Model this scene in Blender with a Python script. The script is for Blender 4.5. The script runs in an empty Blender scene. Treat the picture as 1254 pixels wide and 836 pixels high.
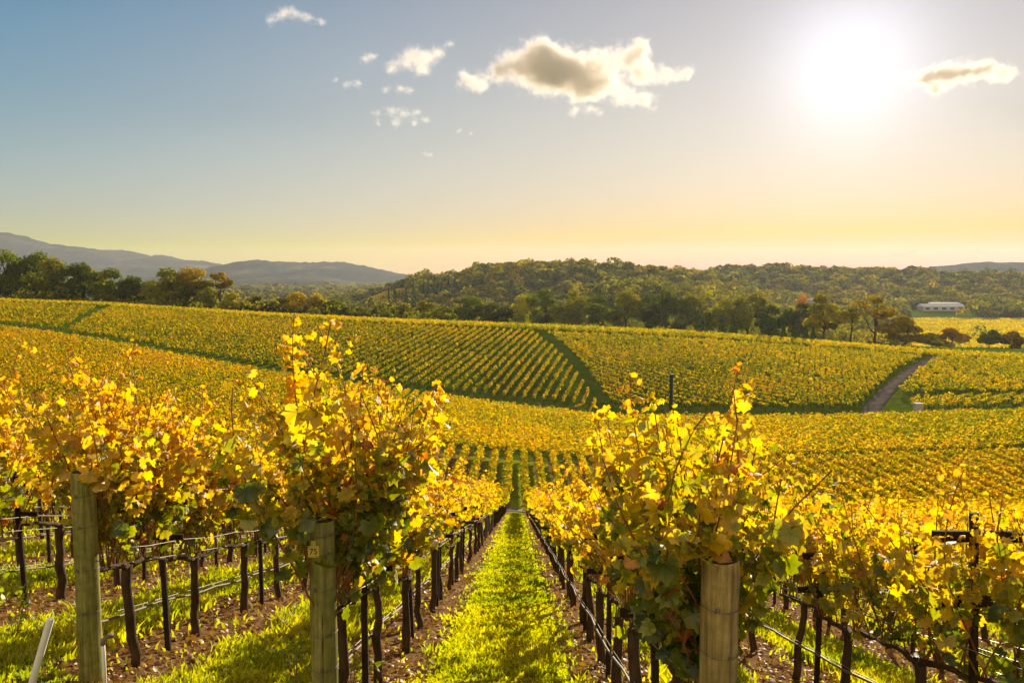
import bpy, math, random
import numpy as np
from mathutils import Vector, Matrix

rad = math.radians
S = bpy.context.scene
COL = S.collection
rng = np.random.default_rng(11)
random.seed(5)

# ------------------------------------------------------------------ camera
F, U0, V0 = 975.0, 627.0, 418.0
CAMZ = 1.85
PITCH, YAW = math.atan(78 / 975), math.atan(7 / 975)
cam = bpy.data.cameras.new('camera')
cam.sensor_width = 36.0
cam.lens = 36.0 * F / 1254.0
cam.clip_start, cam.clip_end = 0.05, 40000
camo = bpy.data.objects.new('camera', cam)
COL.objects.link(camo)
camo.location = (0, 0, CAMZ)
camo.rotation_euler = (rad(90) - PITCH, 0, YAW)
S.camera = camo
RM = np.array(camo.rotation_euler.to_matrix())
EYE = np.array([0, 0, CAMZ])


def ray(u, v):
    return RM @ np.array([(u - U0) / F, -(v - V0) / F, -1.0])


def at(u, v, y):
    d = ray(u, v)
    return EYE + d * (y / d[1])


# ------------------------------------------------------------------ sky, sun
SUN = ray(1042, 74)
SUN = SUN / np.linalg.norm(SUN)
SUN_EL = math.asin(SUN[2])
SUN_AZ = math.atan2(SUN[0], SUN[1])
SKY_STRENGTH, SUN_STRENGTH, EXPOSURE = 0.10, 5.0, 1.15

SKY_FIT = [(-2.37, -1.0, .85), (5.56, 4.93, 2.36), (-1.6, -3.3, -3.8), (.55, .32, .5), (3.05, 1.45, .2)]

W = bpy.data.worlds.new('World')
S.world = W
W.use_nodes = True
nt = W.node_tree
nt.nodes.clear()


def wn(t, **k):
    n = nt.nodes.new(t)
    for a, b in k.items():
        setattr(n, a, b)
    return n


out = wn('ShaderNodeOutputWorld')
bg = wn('ShaderNodeBackground')
sky = wn('ShaderNodeTexSky', sky_type='NISHITA', sun_disc=False, sun_elevation=SUN_EL, sun_rotation=SUN_AZ,
         altitude=50, air_density=1.0, dust_density=0.5, ozone_density=1.2)
geo = wn('ShaderNodeNewGeometry')
dot = wn('ShaderNodeVectorMath', operation='DOT_PRODUCT')
nrm = wn('ShaderNodeVectorMath', operation='NORMALIZE')
tc = wn('ShaderNodeTexCoord')
nt.links.new(tc.outputs['Generated'], nrm.inputs[0])
nt.links.new(nrm.outputs[0], dot.inputs[0])
dot.inputs[1].default_value = tuple(SUN)


def wmath(op, a, b=None, clamp=False):
    n = wn('ShaderNodeMath', operation=op)
    n.use_clamp = clamp
    for i, x in enumerate((a, b)):
        if x is None:
            continue
        if isinstance(x, (int, float)):
            n.inputs[i].default_value = x
        else:
            nt.links.new(x, n.inputs[i])
    return n.outputs[0]


def wmix(mode, a, b, fac):
    n = wn('ShaderNodeMix', data_type='RGBA', blend_type=mode)
    n.clamp_factor = False
    for s, x in ((0, fac), (6, a), (7, b)):
        if isinstance(x, (int, float)):
            n.inputs[s].default_value = x
        elif isinstance(x, tuple):
            n.inputs[s].default_value = x
        else:
            nt.links.new(x, n.inputs[s])
    return n.outputs[2]


# the aureole of the low sun: a tight core and a wide veil, both tied to the sun's direction
sepv = wn('ShaderNodeSeparateXYZ')
nt.links.new(nrm.outputs[0], sepv.inputs[0])
cosg = wmath('MAXIMUM', dot.outputs['Value'], 0.0)
core = wmath('POWER', cosg, 330.0)
glow = wmath('POWER', cosg, 60.0)
veil = wmath('POWER', cosg, 3.0)
up = wmath('MAXIMUM', sepv.outputs['Z'], 0.0)
near_h = wmath('SUBTRACT', 1.0, up, True)
gam = wn('ShaderNodeGamma')
nt.links.new(sky.outputs[0], gam.inputs[0])
gam.inputs[1].default_value = 0.5


def wadd(acc, col, fac):
    n = wn('ShaderNodeVectorMath', operation='MULTIPLY_ADD')
    n.inputs[0].default_value = col
    if isinstance(fac, (int, float)):
        n.inputs[1].default_value = (fac,) * 3
    else:
        nt.links.new(fac, n.inputs[1])
    nt.links.new(acc, n.inputs[2])
    return n.outputs[0]


skyc = wmix('MULTIPLY', gam.outputs[0], (0.304, 0.430, 0.556, 1), 1.0)
skyc = wadd(skyc, SKY_FIT[0], 1.0)
skyc = wadd(skyc, SKY_FIT[1], wmath('POWER', near_h, 3.0))
skyc = wadd(skyc, SKY_FIT[2], wmath('POWER', near_h, 12.0))
skyc = wadd(skyc, SKY_FIT[3], glow)
skyc = wadd(skyc, SKY_FIT[4], veil)
skyc = wadd(skyc, (-1.5, -6.6, -9.0), wmath('MULTIPLY', wmath('POWER', near_h, 20.0), wmath('POWER', cosg, 9.0)))
skyc = wadd(skyc, (.2, .9, -6.8), wmath('POWER', near_h, 45.0))
skyc = wmix('LIGHTEN', skyc, (0.9, 0.9, 0.35, 1), 1.0)
# warm fill lobe added to the unseen sky behind the camera, lifts shadows
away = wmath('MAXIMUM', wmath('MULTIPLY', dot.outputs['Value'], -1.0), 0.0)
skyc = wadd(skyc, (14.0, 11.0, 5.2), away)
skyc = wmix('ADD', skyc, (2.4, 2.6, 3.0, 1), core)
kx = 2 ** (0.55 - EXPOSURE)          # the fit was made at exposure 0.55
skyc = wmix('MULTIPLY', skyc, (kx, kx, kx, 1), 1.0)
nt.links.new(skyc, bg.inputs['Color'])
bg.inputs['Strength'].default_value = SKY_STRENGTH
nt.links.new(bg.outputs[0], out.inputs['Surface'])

sl = bpy.data.lights.new('sun', 'SUN')
sl.energy = SUN_STRENGTH
sl.angle = rad(0.6)
sl.color = (1.0, 0.86, 0.66)
so = bpy.data.objects.new('sun', sl)
COL.objects.link(so)
so.rotation_euler = Vector(SUN).to_track_quat('Z', 'Y').to_euler()
so.location = (0, 0, 60)

S.view_settings.view_transform = 'Standard'
S.view_settings.look = 'None'
S.view_settings.exposure = EXPOSURE
S.view_settings.gamma = 1
S.view_settings.use_curve_mapping = False
S.cycles.max_bounces = 8
S.cycles.diffuse_bounces = 3
S.cycles.transmission_bounces = 4
S.cycles.transparent_max_bounces = 16
S.cycles.volume_bounces = 4
S.cycles.use_denoising = True


# ------------------------------------------------------------------ materials
def mat(name):
    m = bpy.data.materials.new(name)
    m.use_nodes = True
    m.node_tree.nodes.clear()
    return m


class NB:
    def __init__(self, m):
        self.t = m.node_tree

    def n(self, typ, inputs=None, **k):
        x = self.t.nodes.new(typ)
        for a, b in k.items():
            setattr(x, a, b)
        for a, b in (inputs or {}).items():
            s = x.inputs[a]
            if isinstance(b, bpy.types.NodeSocket):
                self.t.links.new(b, s)
            else:
                s.default_value = b
        return x

    def ramp(self, fac, stops, interp='LINEAR'):
        r = self.n('ShaderNodeValToRGB', {'Fac': fac})
        r.color_ramp.interpolation = interp
        e = r.color_ramp.elements
        while len(e) < len(stops):
            e.new(0.5)
        for i, (p, c) in enumerate(stops):
            e[i].position = p
            e[i].color = (*c, 1) if len(c) == 3 else c
        return r.outputs[0]

    def noise(self, scale, detail=4, rough=.55, vec=None, out='Fac'):
        x = self.n('ShaderNodeTexNoise', {'Scale': scale, 'Detail': detail, 'Roughness': rough})
        if vec is not None:
            self.t.links.new(vec, x.inputs['Vector'])
        return x.outputs[out]

    def math(self, op, a, b=0.0, clamp=False):
        x = self.n('ShaderNodeMath', {0: a, 1: b}, operation=op)
        x.use_clamp = clamp
        return x.outputs[0]

    def mix(self, fac, a, b, mode='MIX'):
        x = self.n('ShaderNodeMix', {0: fac, 6: a if not isinstance(a, tuple) else (*a, 1)[:4], 7: b if not isinstance(b, tuple) else (*b, 1)[:4]}, data_type='RGBA', blend_type=mode)
        return x.outputs[2]

    def out(self, sh, disp=None):
        self.n('ShaderNodeOutputMaterial', {'Surface': sh})


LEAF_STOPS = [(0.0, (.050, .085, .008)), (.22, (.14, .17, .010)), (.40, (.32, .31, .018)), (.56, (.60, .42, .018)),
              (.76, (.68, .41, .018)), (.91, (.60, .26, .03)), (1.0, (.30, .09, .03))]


def leaf_material(name, stops, trans=.55, gloss=.05, veins=False, boost=1.15, objcol=False, rough=.45):
    m = mat(name)
    b = NB(m)
    tone = b.n('ShaderNodeAttribute', attribute_name='tone').outputs['Fac']
    if veins:
        uv = b.n('ShaderNodeUVMap').outputs[0]
        sp = b.n('ShaderNodeSeparateXYZ', {0: uv})
        r = b.n('ShaderNodeVectorMath', {0: uv}, operation='LENGTH').outputs['Value']
        blot = b.noise(9.0, 3, .6)
        edge = b.math('MULTIPLY', b.math('SUBTRACT', r, .33), b.math('MULTIPLY', blot, .36))
        tone = b.math('ADD', tone, edge)
        ang = b.n('ShaderNodeMath', {0: sp.outputs[0], 1: sp.outputs[1]}, operation='ARCTAN2').outputs[0]
        ray_ = b.math('ABSOLUTE', b.math('SINE', b.math('MULTIPLY', ang, 2.6)))
        vein = b.math('MULTIPLY', b.math('LESS_THAN', b.math('MULTIPLY', ray_, r), .035), .10)
        tone = b.math('SUBTRACT', tone, vein)
    col = b.ramp(tone, stops)
    if objcol:
        oc = b.n('ShaderNodeObjectInfo').outputs['Color']
        col = b.mix(1.0, col, oc, 'MULTIPLY')
    tcol = b.n('ShaderNodeHueSaturation', {'Saturation': 1.12, 'Value': boost, 'Color': col}).outputs[0]
    d = b.n('ShaderNodeBsdfDiffuse', {'Color': col}).outputs[0]
    t = b.n('ShaderNodeBsdfTranslucent', {'Color': tcol}).outputs[0]
    mx = b.n('ShaderNodeMixShader', {0: trans, 1: d, 2: t}).outputs[0]
    if gloss:
        g = b.n('ShaderNodeBsdfGlossy', {'Color': (1, 1, 1, 1), 'Roughness': rough}).outputs[0]
        mx = b.n('ShaderNodeMixShader', {0: gloss, 1: mx, 2: g}).outputs[0]
    b.out(mx)
    return m


def rough_material(name, c1, c2, scale=6.0, rough=.85, stretch=(1, 1, 1), bump=.3, c3=None, metallic=0.0, matte=False):
    m = mat(name)
    b = NB(m)
    o = b.n('ShaderNodeTexCoord').outputs['Object']
    mp = b.n('ShaderNodeMapping', {'Vector': o, 'Scale': stretch}).outputs[0]
    n1 = b.noise(scale, 6, .62, mp)
    stops = [(.32, c1), (.68, c2)] if c3 is None else [(.28, c1), (.5, c2), (.72, c3)]
    col = b.ramp(n1, stops)
    n2 = b.noise(scale * 4, 5, .6, mp)
    col = b.mix(b.math('MULTIPLY', n2, .5), col, tuple(x * .55 for x in c1))
    bp = b.n('ShaderNodeBump', {'Strength': bump, 'Distance': .02, 'Height': n2}).outputs[0]
    if matte:
        b.out(b.n('ShaderNodeBsdfDiffuse', {'Color': col, 'Normal': bp}).outputs[0])
        return m
    p = b.n('ShaderNodeBsdfPrincipled', {'Base Color': col, 'Roughness': rough, 'Normal': bp, 'Metallic': metallic, 'Specular IOR Level': .5 if metallic else .12}).outputs[0]
    b.out(p)
    return m


M = {}
M['leaf'] = leaf_material('vine_leaf', LEAF_STOPS, veins=True, trans=.62, gloss=.03, boost=1.3)
M['leaf_far'] = leaf_material('vine_leaf_far', LEAF_STOPS, trans=.60, gloss=0, boost=1.25)
GRASS_STOPS = [(0, (.10, .16, .008)), (.42, (.27, .33, .012)), (.75, (.44, .43, .018)), (1, (.60, .52, .06))]
M['grass'] = leaf_material('grass_blade', GRASS_STOPS, trans=.62, gloss=.02, boost=1.25)
M['litter'] = leaf_material('dry_leaf', [(0, (.16, .085, .03)), (.5, (.32, .17, .05)), (.8, (.48, .28, .05)), (1, (.55, .42, .07))], trans=.25, gloss=.03)
TREE_STOPS = [(0, (.045, .060, .008)), (.5, (.14, .145, .016)), (.85, (.27, .24, .026)), (1, (.40, .30, .03))]
M['crown'] = leaf_material('tree_leaf', TREE_STOPS, trans=.50, gloss=0, objcol=True)
M['needle'] = leaf_material('needle_leaf', [(0, (.012, .024, .010)), (1, (.045, .06, .016))], trans=.25, gloss=0, objcol=True)
M['bark'] = rough_material('vine_bark', (.04, .025, .014), (.13, .08, .042), 14, .95, (1, 1, .25), .8)
M['cane'] = rough_material('cane_bark', (.16, .065, .024), (.36, .17, .06), 22, .7, (1, 1, .4), .3)
M['tree_bark'] = rough_material('tree_bark', (.05, .035, .022), (.12, .085, .055), 3, .95, (1, 1, .3), .6)
M['wood_post'] = rough_material('post_wood', (.075, .068, .018), (.26, .215, .065), 11, .95, (1, 1, .13), 1.0, (.50, .39, .15))


def post_material(name, dark, mid, light, moss, mossy):
    m = mat(name)
    b = NB(m)
    o = b.n('ShaderNodeTexCoord').outputs['Object']
    g = b.n('ShaderNodeMapping', {'Vector': o, 'Scale': (1, 1, .06)}).outputs[0]
    c = b.n('ShaderNodeMapping', {'Vector': o, 'Scale': (1, 1, .025)}).outputs[0]
    grain = b.noise(38, 6, .65, g)
    mott = b.noise(7, 5, .65, o)
    col = b.ramp(b.math('ADD', b.math('MULTIPLY', grain, .55), b.math('MULTIPLY', mott, .45)), [(.36, dark), (.5, mid), (.64, light)])
    mo = b.math('MULTIPLY', b.math('MULTIPLY', b.math('SUBTRACT', b.noise(4.5, 6, .7, o), .5 - mossy * .2), 5.0), 1.0, True)
    col = b.mix(b.math('MULTIPLY', mo, mossy), col, moss)
    crack = b.math('MULTIPLY', b.math('SUBTRACT', b.noise(46, 2, .4, c), .665), 16.0, True)
    col = b.mix(crack, col, (.018, .013, .007))
    hgt = b.math('SUBTRACT', b.math('MULTIPLY', grain, .6), crack)
    bp = b.n('ShaderNodeBump', {'Strength': 1.0, 'Distance': .012, 'Height': hgt}).outputs[0]
    b.out(b.n('ShaderNodeBsdfPrincipled', {'Base Color': col, 'Roughness': .92, 'Specular IOR Level': .1, 'Normal': bp}).outputs[0])
    return m


M['post_brown'] = post_material('weathered_post', (.10, .065, .022), (.27, .19, .07), (.44, .33, .14), (.14, .15, .03), .35)
M['post_moss'] = post_material('mossy_post', (.08, .075, .02), (.20, .185, .05), (.34, .29, .10), (.13, .15, .026), .40)
M['end_grain'] = rough_material('post_end_grain', (.03, .024, .014), (.10, .075, .045), 40, .95, (1, 1, 1), .8)
M['stake'] = rough_material('stake_wood', (.022, .014, .009), (.06, .036, .02), 18, .9, (1, 1, .2), .5)
M['steel'] = rough_material('weathered_steel', (.10, .10, .095), (.26, .25, .23), 30, .5, (1, 1, 1), .1, metallic=.6)
M['hose'] = rough_material('hose_plastic', (.14, .115, .08), (.26, .22, .16), 6, .6, (1, 1, 1), .05)
M['wire'] = rough_material('galvanised_wire', (.16, .14, .11), (.30, .27, .21), 9, .45, (1, 1, 1), .05, metallic=.35)
M['pvc'] = rough_material('white_pipe_plastic', (.78, .76, .72), (.86, .85, .82), 5, .5, (1, 1, 1), .05)
M['tag'] = rough_material('tag_plastic', (.46, .36, .06), (.62, .50, .09), 8, .6, (1, 1, 1), .05)
M['ink'] = rough_material('tag_ink', (.03, .03, .02), (.05, .05, .03), 8, .8, (1, 1, 1), .05)
M['green_pole'] = rough_material('pole_paint', (.022, .035, .022), (.05, .065, .045), 8, .6, (1, 1, .3), .1)
M['concrete'] = rough_material('box_concrete', (.40, .36, .30), (.58, .53, .46), 3, .9, (1, 1, 1), .2)
M['white_roof'] = rough_material('white_metal_roof', (.62, .64, .66), (.80, .81, .82), .5, .45, (1, 1, 1), .05)
M['wall_pale'] = rough_material('pale_wall', (.34, .32, .29), (.5, .47, .43), .8, .85, (1, 1, 1), .1)
M['dark_glass'] = rough_material('dark_window', (.02, .022, .025), (.05, .055, .06), 3, .2, (1, 1, 1), .02)
M['red_roof'] = rough_material('tile_roof', (.24, .10, .07), (.36, .16, .11), 2, .8, (1, 1, 1), .2)


# ------------------------------------------------------------------ mesh helpers
def mesh_np(name, V, T, m, smooth=False, tone=None, uv=None):
    """V (n,3); T (k, 3 or 4) faces; tone per vertex; uv per vertex."""
    V = np.asarray(V, dtype=np.float32)
    T = np.asarray(T, dtype=np.int32)
    k = T.shape[1]
    me = bpy.data.meshes.new(name)
    me.vertices.add(len(V))
    me.vertices.foreach_set('co', V.ravel())
    me.loops.add(T.size)
    me.loops.foreach_set('vertex_index', T.ravel())
    me.polygons.add(len(T))
    me.polygons.foreach_set('loop_start', np.arange(0, T.size, k, dtype=np.int32))
    me.polygons.foreach_set('loop_total', np.full(len(T), k, dtype=np.int32))
    if smooth:
        me.polygons.foreach_set('use_smooth', np.ones(len(T), dtype=bool))
    if tone is not None:
        a = me.attributes.new('tone', 'FLOAT', 'POINT')
        a.data.foreach_set('value', np.asarray(tone, dtype=np.float32))
    if uv is not None:
        l = me.uv_layers.new(name='UVMap')
        l.data.foreach_set('uv', np.asarray(uv, dtype=np.float32)[T.ravel()].ravel())
    me.update(calc_edges=True)
    if m is not None:
        me.materials.append(m)
    return me


def obj(name, me, parent=None, loc=None):
    o = bpy.data.objects.new(name, me)
    COL.objects.link(o)
    if parent is not None:
        o.parent = parent
    if loc is not None:
        o.location = loc
    return o


def thing(name, label, cat, loc=(0, 0, 0), group=None, me=None):
    o = bpy.data.objects.new(name, me)
    COL.objects.link(o)
    o.location = loc
    o['label'] = label
    o['category'] = cat
    if group:
        o['group'] = group
    return o


def kind(o, k):
    o['kind'] = k
    return o


def unit(a):
    return a / np.maximum(np.linalg.norm(a, axis=-1, keepdims=True), 1e-9)


# leaf templates: (verts in the leaf plane with a little fold, faces)
def grape_leaf():
    half = [(0.0, .0), (.12, -.18), (.30, -.22), (.45, -.08), (.41, .06), (.55, .15), (.53, .30), (.38, .38), (.40, .53), (.26, .62), (.13, .61), (0.0, .80)]
    pts = half + [(-x, y) for x, y in half[1:-1]][::-1]
    V = [(0, .18, .03)] + [(x, y, -.22 * abs(x) * abs(x) * 2 - .12 * max(0, y - .3)) for x, y in pts]
    n = len(pts)
    T = [(0, 1 + i, 1 + (i + 1) % n) for i in range(n)]
    V = np.array(V)
    V[:, 1] -= .02
    uv = V[:, :2] - np.array([0, .16])
    return V, np.array(T), uv


def simple_leaf():
    V = np.array([(0, 0, .02), (.46, .06, -.06), (.38, .52, -.06), (0, .78, -.08), (-.38, .52, -.06), (-.46, .06, -.06), (0, .3, .03)])
    T = np.array([(0, 1, 6), (1, 2, 6), (2, 3, 6), (3, 4, 6), (4, 5, 6), (5, 0, 6)])
    return V, T, V[:, :2]


def quad_leaf():
    V = np.array([(0, 0, 0), (.5, .42, -.08), (0, .9, -.04), (-.5, .42, -.08)])
    return V, np.array([(0, 1, 2, 3)]), V[:, :2]


def patch_leaf():
    """a small ragged spray of leaves: a six sided uneven patch"""
    V = np.array([(0, -.45, 0), (.42, -.3, .08), (.36, .22, -.06), (.06, .5, .04), (-.40, .3, -.05), (-.45, -.15, .06)])
    return V, np.array([(0, 1, 2, 3), (0, 3, 4, 5)]), V[:, :2]


def vary(tmpl, seed):
    r_ = np.random.default_rng(seed)
    V_, T_, uv_ = tmpl
    V_ = V_.copy()
    V_[:, :2] *= 1 + r_.normal(0, .09, (len(V_), 2))
    V_[:, 2] += r_.normal(0, .07, len(V_)) + r_.uniform(-.35, .35) * V_[:, 1] ** 2 + r_.uniform(-.25, .25) * V_[:, 0] * V_[:, 1]
    return V_, T_, uv_


GRAPE, SIMPLE, QUAD, PATCH = grape_leaf(), simple_leaf(), quad_leaf(), patch_leaf()


def scatter(tmpl, P, N, Tp, size, tone, aspect=None):
    """arrays for leaves of TMPL at P with normals N, tip directions Tp"""
    V, T, uv = tmpl
    n = unit(N)
    t = unit(Tp - n * np.sum(Tp * n, axis=1, keepdims=True))
    b = np.cross(t, n)
    B = np.stack([b, t, n], axis=2)
    sz = np.asarray(size)[:, None, None]
    L = V[None] * sz
    if aspect is not None:
        L = L * aspect[:, None, :]
    X = np.einsum('nij,nkj->nki', B, L) + P[:, None, :]
    k = len(V)
    idx = T[None] + (np.arange(len(P)) * k)[:, None, None]
    return X.reshape(-1, 3), idx.reshape(-1, T.shape[1]), np.repeat(tone, k), np.tile(uv, (len(P), 1))


def tube(pts, rads, sides=6, cap=True):
    pts = np.asarray(pts, float)
    n = len(pts)
    d = unit(np.gradient(pts, axis=0))
    ref = np.where(np.abs(d[:, 2:3]) > .9, np.array([[1.0, 0, 0]]), np.array([[0, 0, 1.0]]))
    a = unit(np.cross(d, ref))
    for i in range(1, n):
        ai = a[i - 1] - d[i] * np.dot(a[i - 1], d[i])
        a[i] = ai / max(np.linalg.norm(ai), 1e-9)
    b = np.cross(d, a)
    th = np.linspace(0, 2 * np.pi, sides, endpoint=False)
    r = np.asarray(rads, float)
    r = np.full(n, r) if r.ndim == 0 else r
    V = pts[:, None] + r[:, None, None] * (a[:, None] * np.cos(th)[None, :, None] + b[:, None] * np.sin(th)[None, :, None])
    V = V.reshape(-1, 3)
    T = []
    for i in range(n - 1):
        for j in range(sides):
            j2 = (j + 1) % sides
            T.append((i * sides + j, i * sides + j2, (i + 1) * sides + j2, (i + 1) * sides + j))
    if cap:
        V = np.vstack([V, pts[0], pts[-1]])
        c0, c1 = n * sides, n * sides + 1
        for j in range(sides):
            j2 = (j + 1) % sides
            T.append((c0, j2, j, j))
            T.append((c1, (n - 1) * sides + j, (n - 1) * sides + j2, (n - 1) * sides + j2))
    return V, T


def join(parts):
    V, T, o = [], [], 0
    for v, t in parts:
        V.append(np.asarray(v))
        T += [tuple(i + o for i in f) for f in t]
        o += len(v)
    return np.vstack(V), T


def poly_mesh(name, V, T, m, smooth=True):
    me = bpy.data.meshes.new(name)
    F_ = []
    for f in T:
        g = []
        for i in f:
            if i not in g:
                g.append(int(i))
        if len(g) > 2:
            F_.append(g)
    me.from_pydata([tuple(map(float, v)) for v in V], [], F_)
    if smooth:
        me.polygons.foreach_set('use_smooth', np.ones(len(me.polygons), dtype=bool))
    me.materials.append(m)
    me.update()
    return me


def boxp(x0, x1, y0, y1, z0, z1, c=.0):
    """box with the eight corners cut back by c along the long edges"""
    if c <= 0:
        V = [(x, y, z) for z in (z0, z1) for y in (y0, y1) for x in (x0, x1)]
        T = [(0, 2, 3, 1), (4, 5, 7, 6), (0, 1, 5, 4), (1, 3, 7, 5), (3, 2, 6, 7), (2, 0, 4, 6)]
        return np.array(V, float), T
    ring = [(x0 + c, y0), (x1 - c, y0), (x1, y0 + c), (x1, y1 - c), (x1 - c, y1), (x0 + c, y1), (x0, y1 - c), (x0, y0 + c)]
    V = [(x, y, z0) for x, y in ring] + [(x, y, z1) for x, y in ring]
    T = [(i, (i + 1) % 8, 8 + (i + 1) % 8, 8 + i) for i in range(8)] + [tuple(range(7, -1, -1)), tuple(range(8, 16))]
    return np.array(V, float), T


def vnoise(x, y, seed=0):
    """smooth value noise in numpy"""
    xi, yi = np.floor(x).astype(np.int64), np.floor(y).astype(np.int64)
    fx, fy = x - xi, y - yi
    fx, fy = fx * fx * (3 - 2 * fx), fy * fy * (3 - 2 * fy)

    def h(a, b):
        k = (a * 374761393 + b * 668265263 + seed * 974634777) & 0x7fffffff
        k = ((k ^ (k >> 13)) * 1274126177) & 0x7fffffff
        return ((k ^ (k >> 16)) & 0xffff) / 65535.0
    return (h(xi, yi) * (1 - fx) * (1 - fy) + h(xi + 1, yi) * fx * (1 - fy) + h(xi, yi + 1) * (1 - fx) * fy + h(xi + 1, yi + 1) * fx * fy)


def fbm(x, y, seed=0, oct_=4):
    s, a, t = 0, .5, 0
    for i in range(oct_):
        s = s + a * vnoise(x * 2 ** i, y * 2 ** i, seed + i)
        t += a
        a *= .5
    return s / t


# ------------------------------------------------------------------ the lie of the land
SLOPE = .278
# bearing, foot and crest of the hill across the valley: u, foot v, foot distance, crest v, crest distance
LAND = [(-420, 380, 220, 352, 300), (0, 396, 210, 364, 290), (134, 414, 200, 369, 290), (218, 431, 195, 375, 288), (335, 452, 190, 382, 285), (475, 471, 190, 389, 280),
        (606, 490, 190, 394, 280), (743, 505, 185, 400, 280), (830, 506, 182, 404, 275), (972, 505, 175, 414, 260), (1062, 503, 170, 421, 245),
        (1131, 500, 167, 427, 235), (1254, 495, 165, 433, 225), (1750, 490, 160, 440, 215)]
_t, _yb, _zb, _yc, _zc = [], [], [], [], []
for u_, vb_, yb_, vc_, yc_ in LAND:
    b_, c_ = at(u_, vb_, yb_), at(u_, vc_, yc_)
    _t.append(b_[0] / b_[1])
    _yb.append(yb_)
    _zb.append(b_[2] - 1.0)
    _yc.append(yc_)
    _zc.append(c_[2] - 2.0)
ZFAR = -40.0
RIDGES = []


def ridge(y, w, prof, th):
    t = [at(u, v, y)[0] / y for u, v in prof]
    z = [at(u, v, y)[2] - th for u, v in prof]
    RIDGES.append((y, w, np.array(t), np.array(z)))


ridge(960, 190, [(380, 375), (440, 362), (470, 350), (520, 340), (560, 336), (600, 325), (650, 322), (690, 322), (750, 326), (800, 329), (850, 334), (900, 345), (980, 375)], 9)
ridge(1300, 240, [(700, 375), (800, 345), (860, 335), (900, 329), (950, 328), (1000, 330), (1050, 331), (1130, 334), (1180, 336), (1254, 339), (1500, 335)], 9)
ridge(905, 70, [(1080, 398), (1108, 380), (1192, 380), (1225, 398)], 0)
ridge(700, 110, [(600, 400), (650, 376), (700, 358), (745, 346), (800, 348), (860, 356), (930, 372), (1000, 400)], 9)


def cx(x):
    return np.where(x < 0, 13.0 * np.tanh(-x * .09 / 13.0), -.7 * np.tanh(np.maximum(x, 0) * .09 / .7))


def ground(x, y):
    x, y = np.asarray(x, float), np.asarray(y, float)
    s1 = -SLOPE * np.clip(y, -3.5, 90.0) + cx(x)
    ys = np.maximum(y, 60.0)
    t = np.clip(x / ys, -1.3, 1.3)
    yb, zb, yc, zc = (np.interp(t, _t, a) for a in (_yb, _zb, _yc, _zc))
    zt = -SLOPE * 90 + cx(t * 92.0)
    f = np.clip((y - 92) / (yb - 92), 0, 1)
    s = np.clip((y - yb) / (yc - yb), 0, 1)
    g = np.clip((y - yc) / 260, 0, 1)
    z = zt + (zb - zt) * f + (zc - zb) * s * (1.3 - .3 * s) + (ZFAR - zc) * g * g * (3 - 2 * g)
    z = np.where(y < 91, s1, z)
    far = np.full_like(z, -1e9)
    for ry, rw, rt, rz in RIDGES:
        h = np.interp(x / np.maximum(y, 60), rt, rz) - ZFAR
        far = np.maximum(far, ZFAR + h * np.exp(-((y - ry) / rw) ** 2))
    z = np.where(y > 480, np.maximum(z, far), z)
    return z


def gz(x, y):
    return float(ground(np.array([x]), np.array([y]))[0])


# ground mesh: fine near the camera, coarser with distance
def axis(lo, hi, first, grow):
    a, s = [0.0], first
    while a[-1] < hi:
        a.append(a[-1] + s)
        s *= grow
    b, s = [0.0], first
    while b[-1] > lo:
        b.append(b[-1] - s)
        s *= grow
    return np.array(sorted(set(b[1:] + a)))


gx = axis(-7000, 7000, .45, 1.022)
gy = axis(-400, 9000, .45, 1.014)
gy = np.array(sorted(set(gy.tolist() + [87.0, 88, 89, 90, 90.99, 91.0, 92.0, 93.0])))
GX, GY = np.meshgrid(gx, gy)
GZ = ground(GX, GY)
near = np.exp(-np.maximum(GY - 10, 0) / 30)
GZ = GZ + (fbm(GX * .9, GY * .9, 3) - .5) * .10 * near
nx, ny = len(gx), len(gy)
I = np.arange(nx * ny).reshape(ny, nx)
quads = np.stack([I[:-1, :-1], I[:-1, 1:], I[1:, 1:], I[1:, :-1]], -1).reshape(-1, 4)


def on_mesh(x, y):
    x, y = np.asarray(x, float), np.asarray(y, float)
    i = np.clip(np.searchsorted(gx, x) - 1, 0, nx - 2)
    j = np.clip(np.searchsorted(gy, y) - 1, 0, ny - 2)
    a = (x - gx[i]) / (gx[i + 1] - gx[i])
    b = (y - gy[j]) / (gy[j + 1] - gy[j])
    return GZ[j, i] * (1 - a) * (1 - b) + GZ[j, i + 1] * a * (1 - b) + GZ[j + 1, i] * (1 - a) * b + GZ[j + 1, i + 1] * a * b


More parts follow.
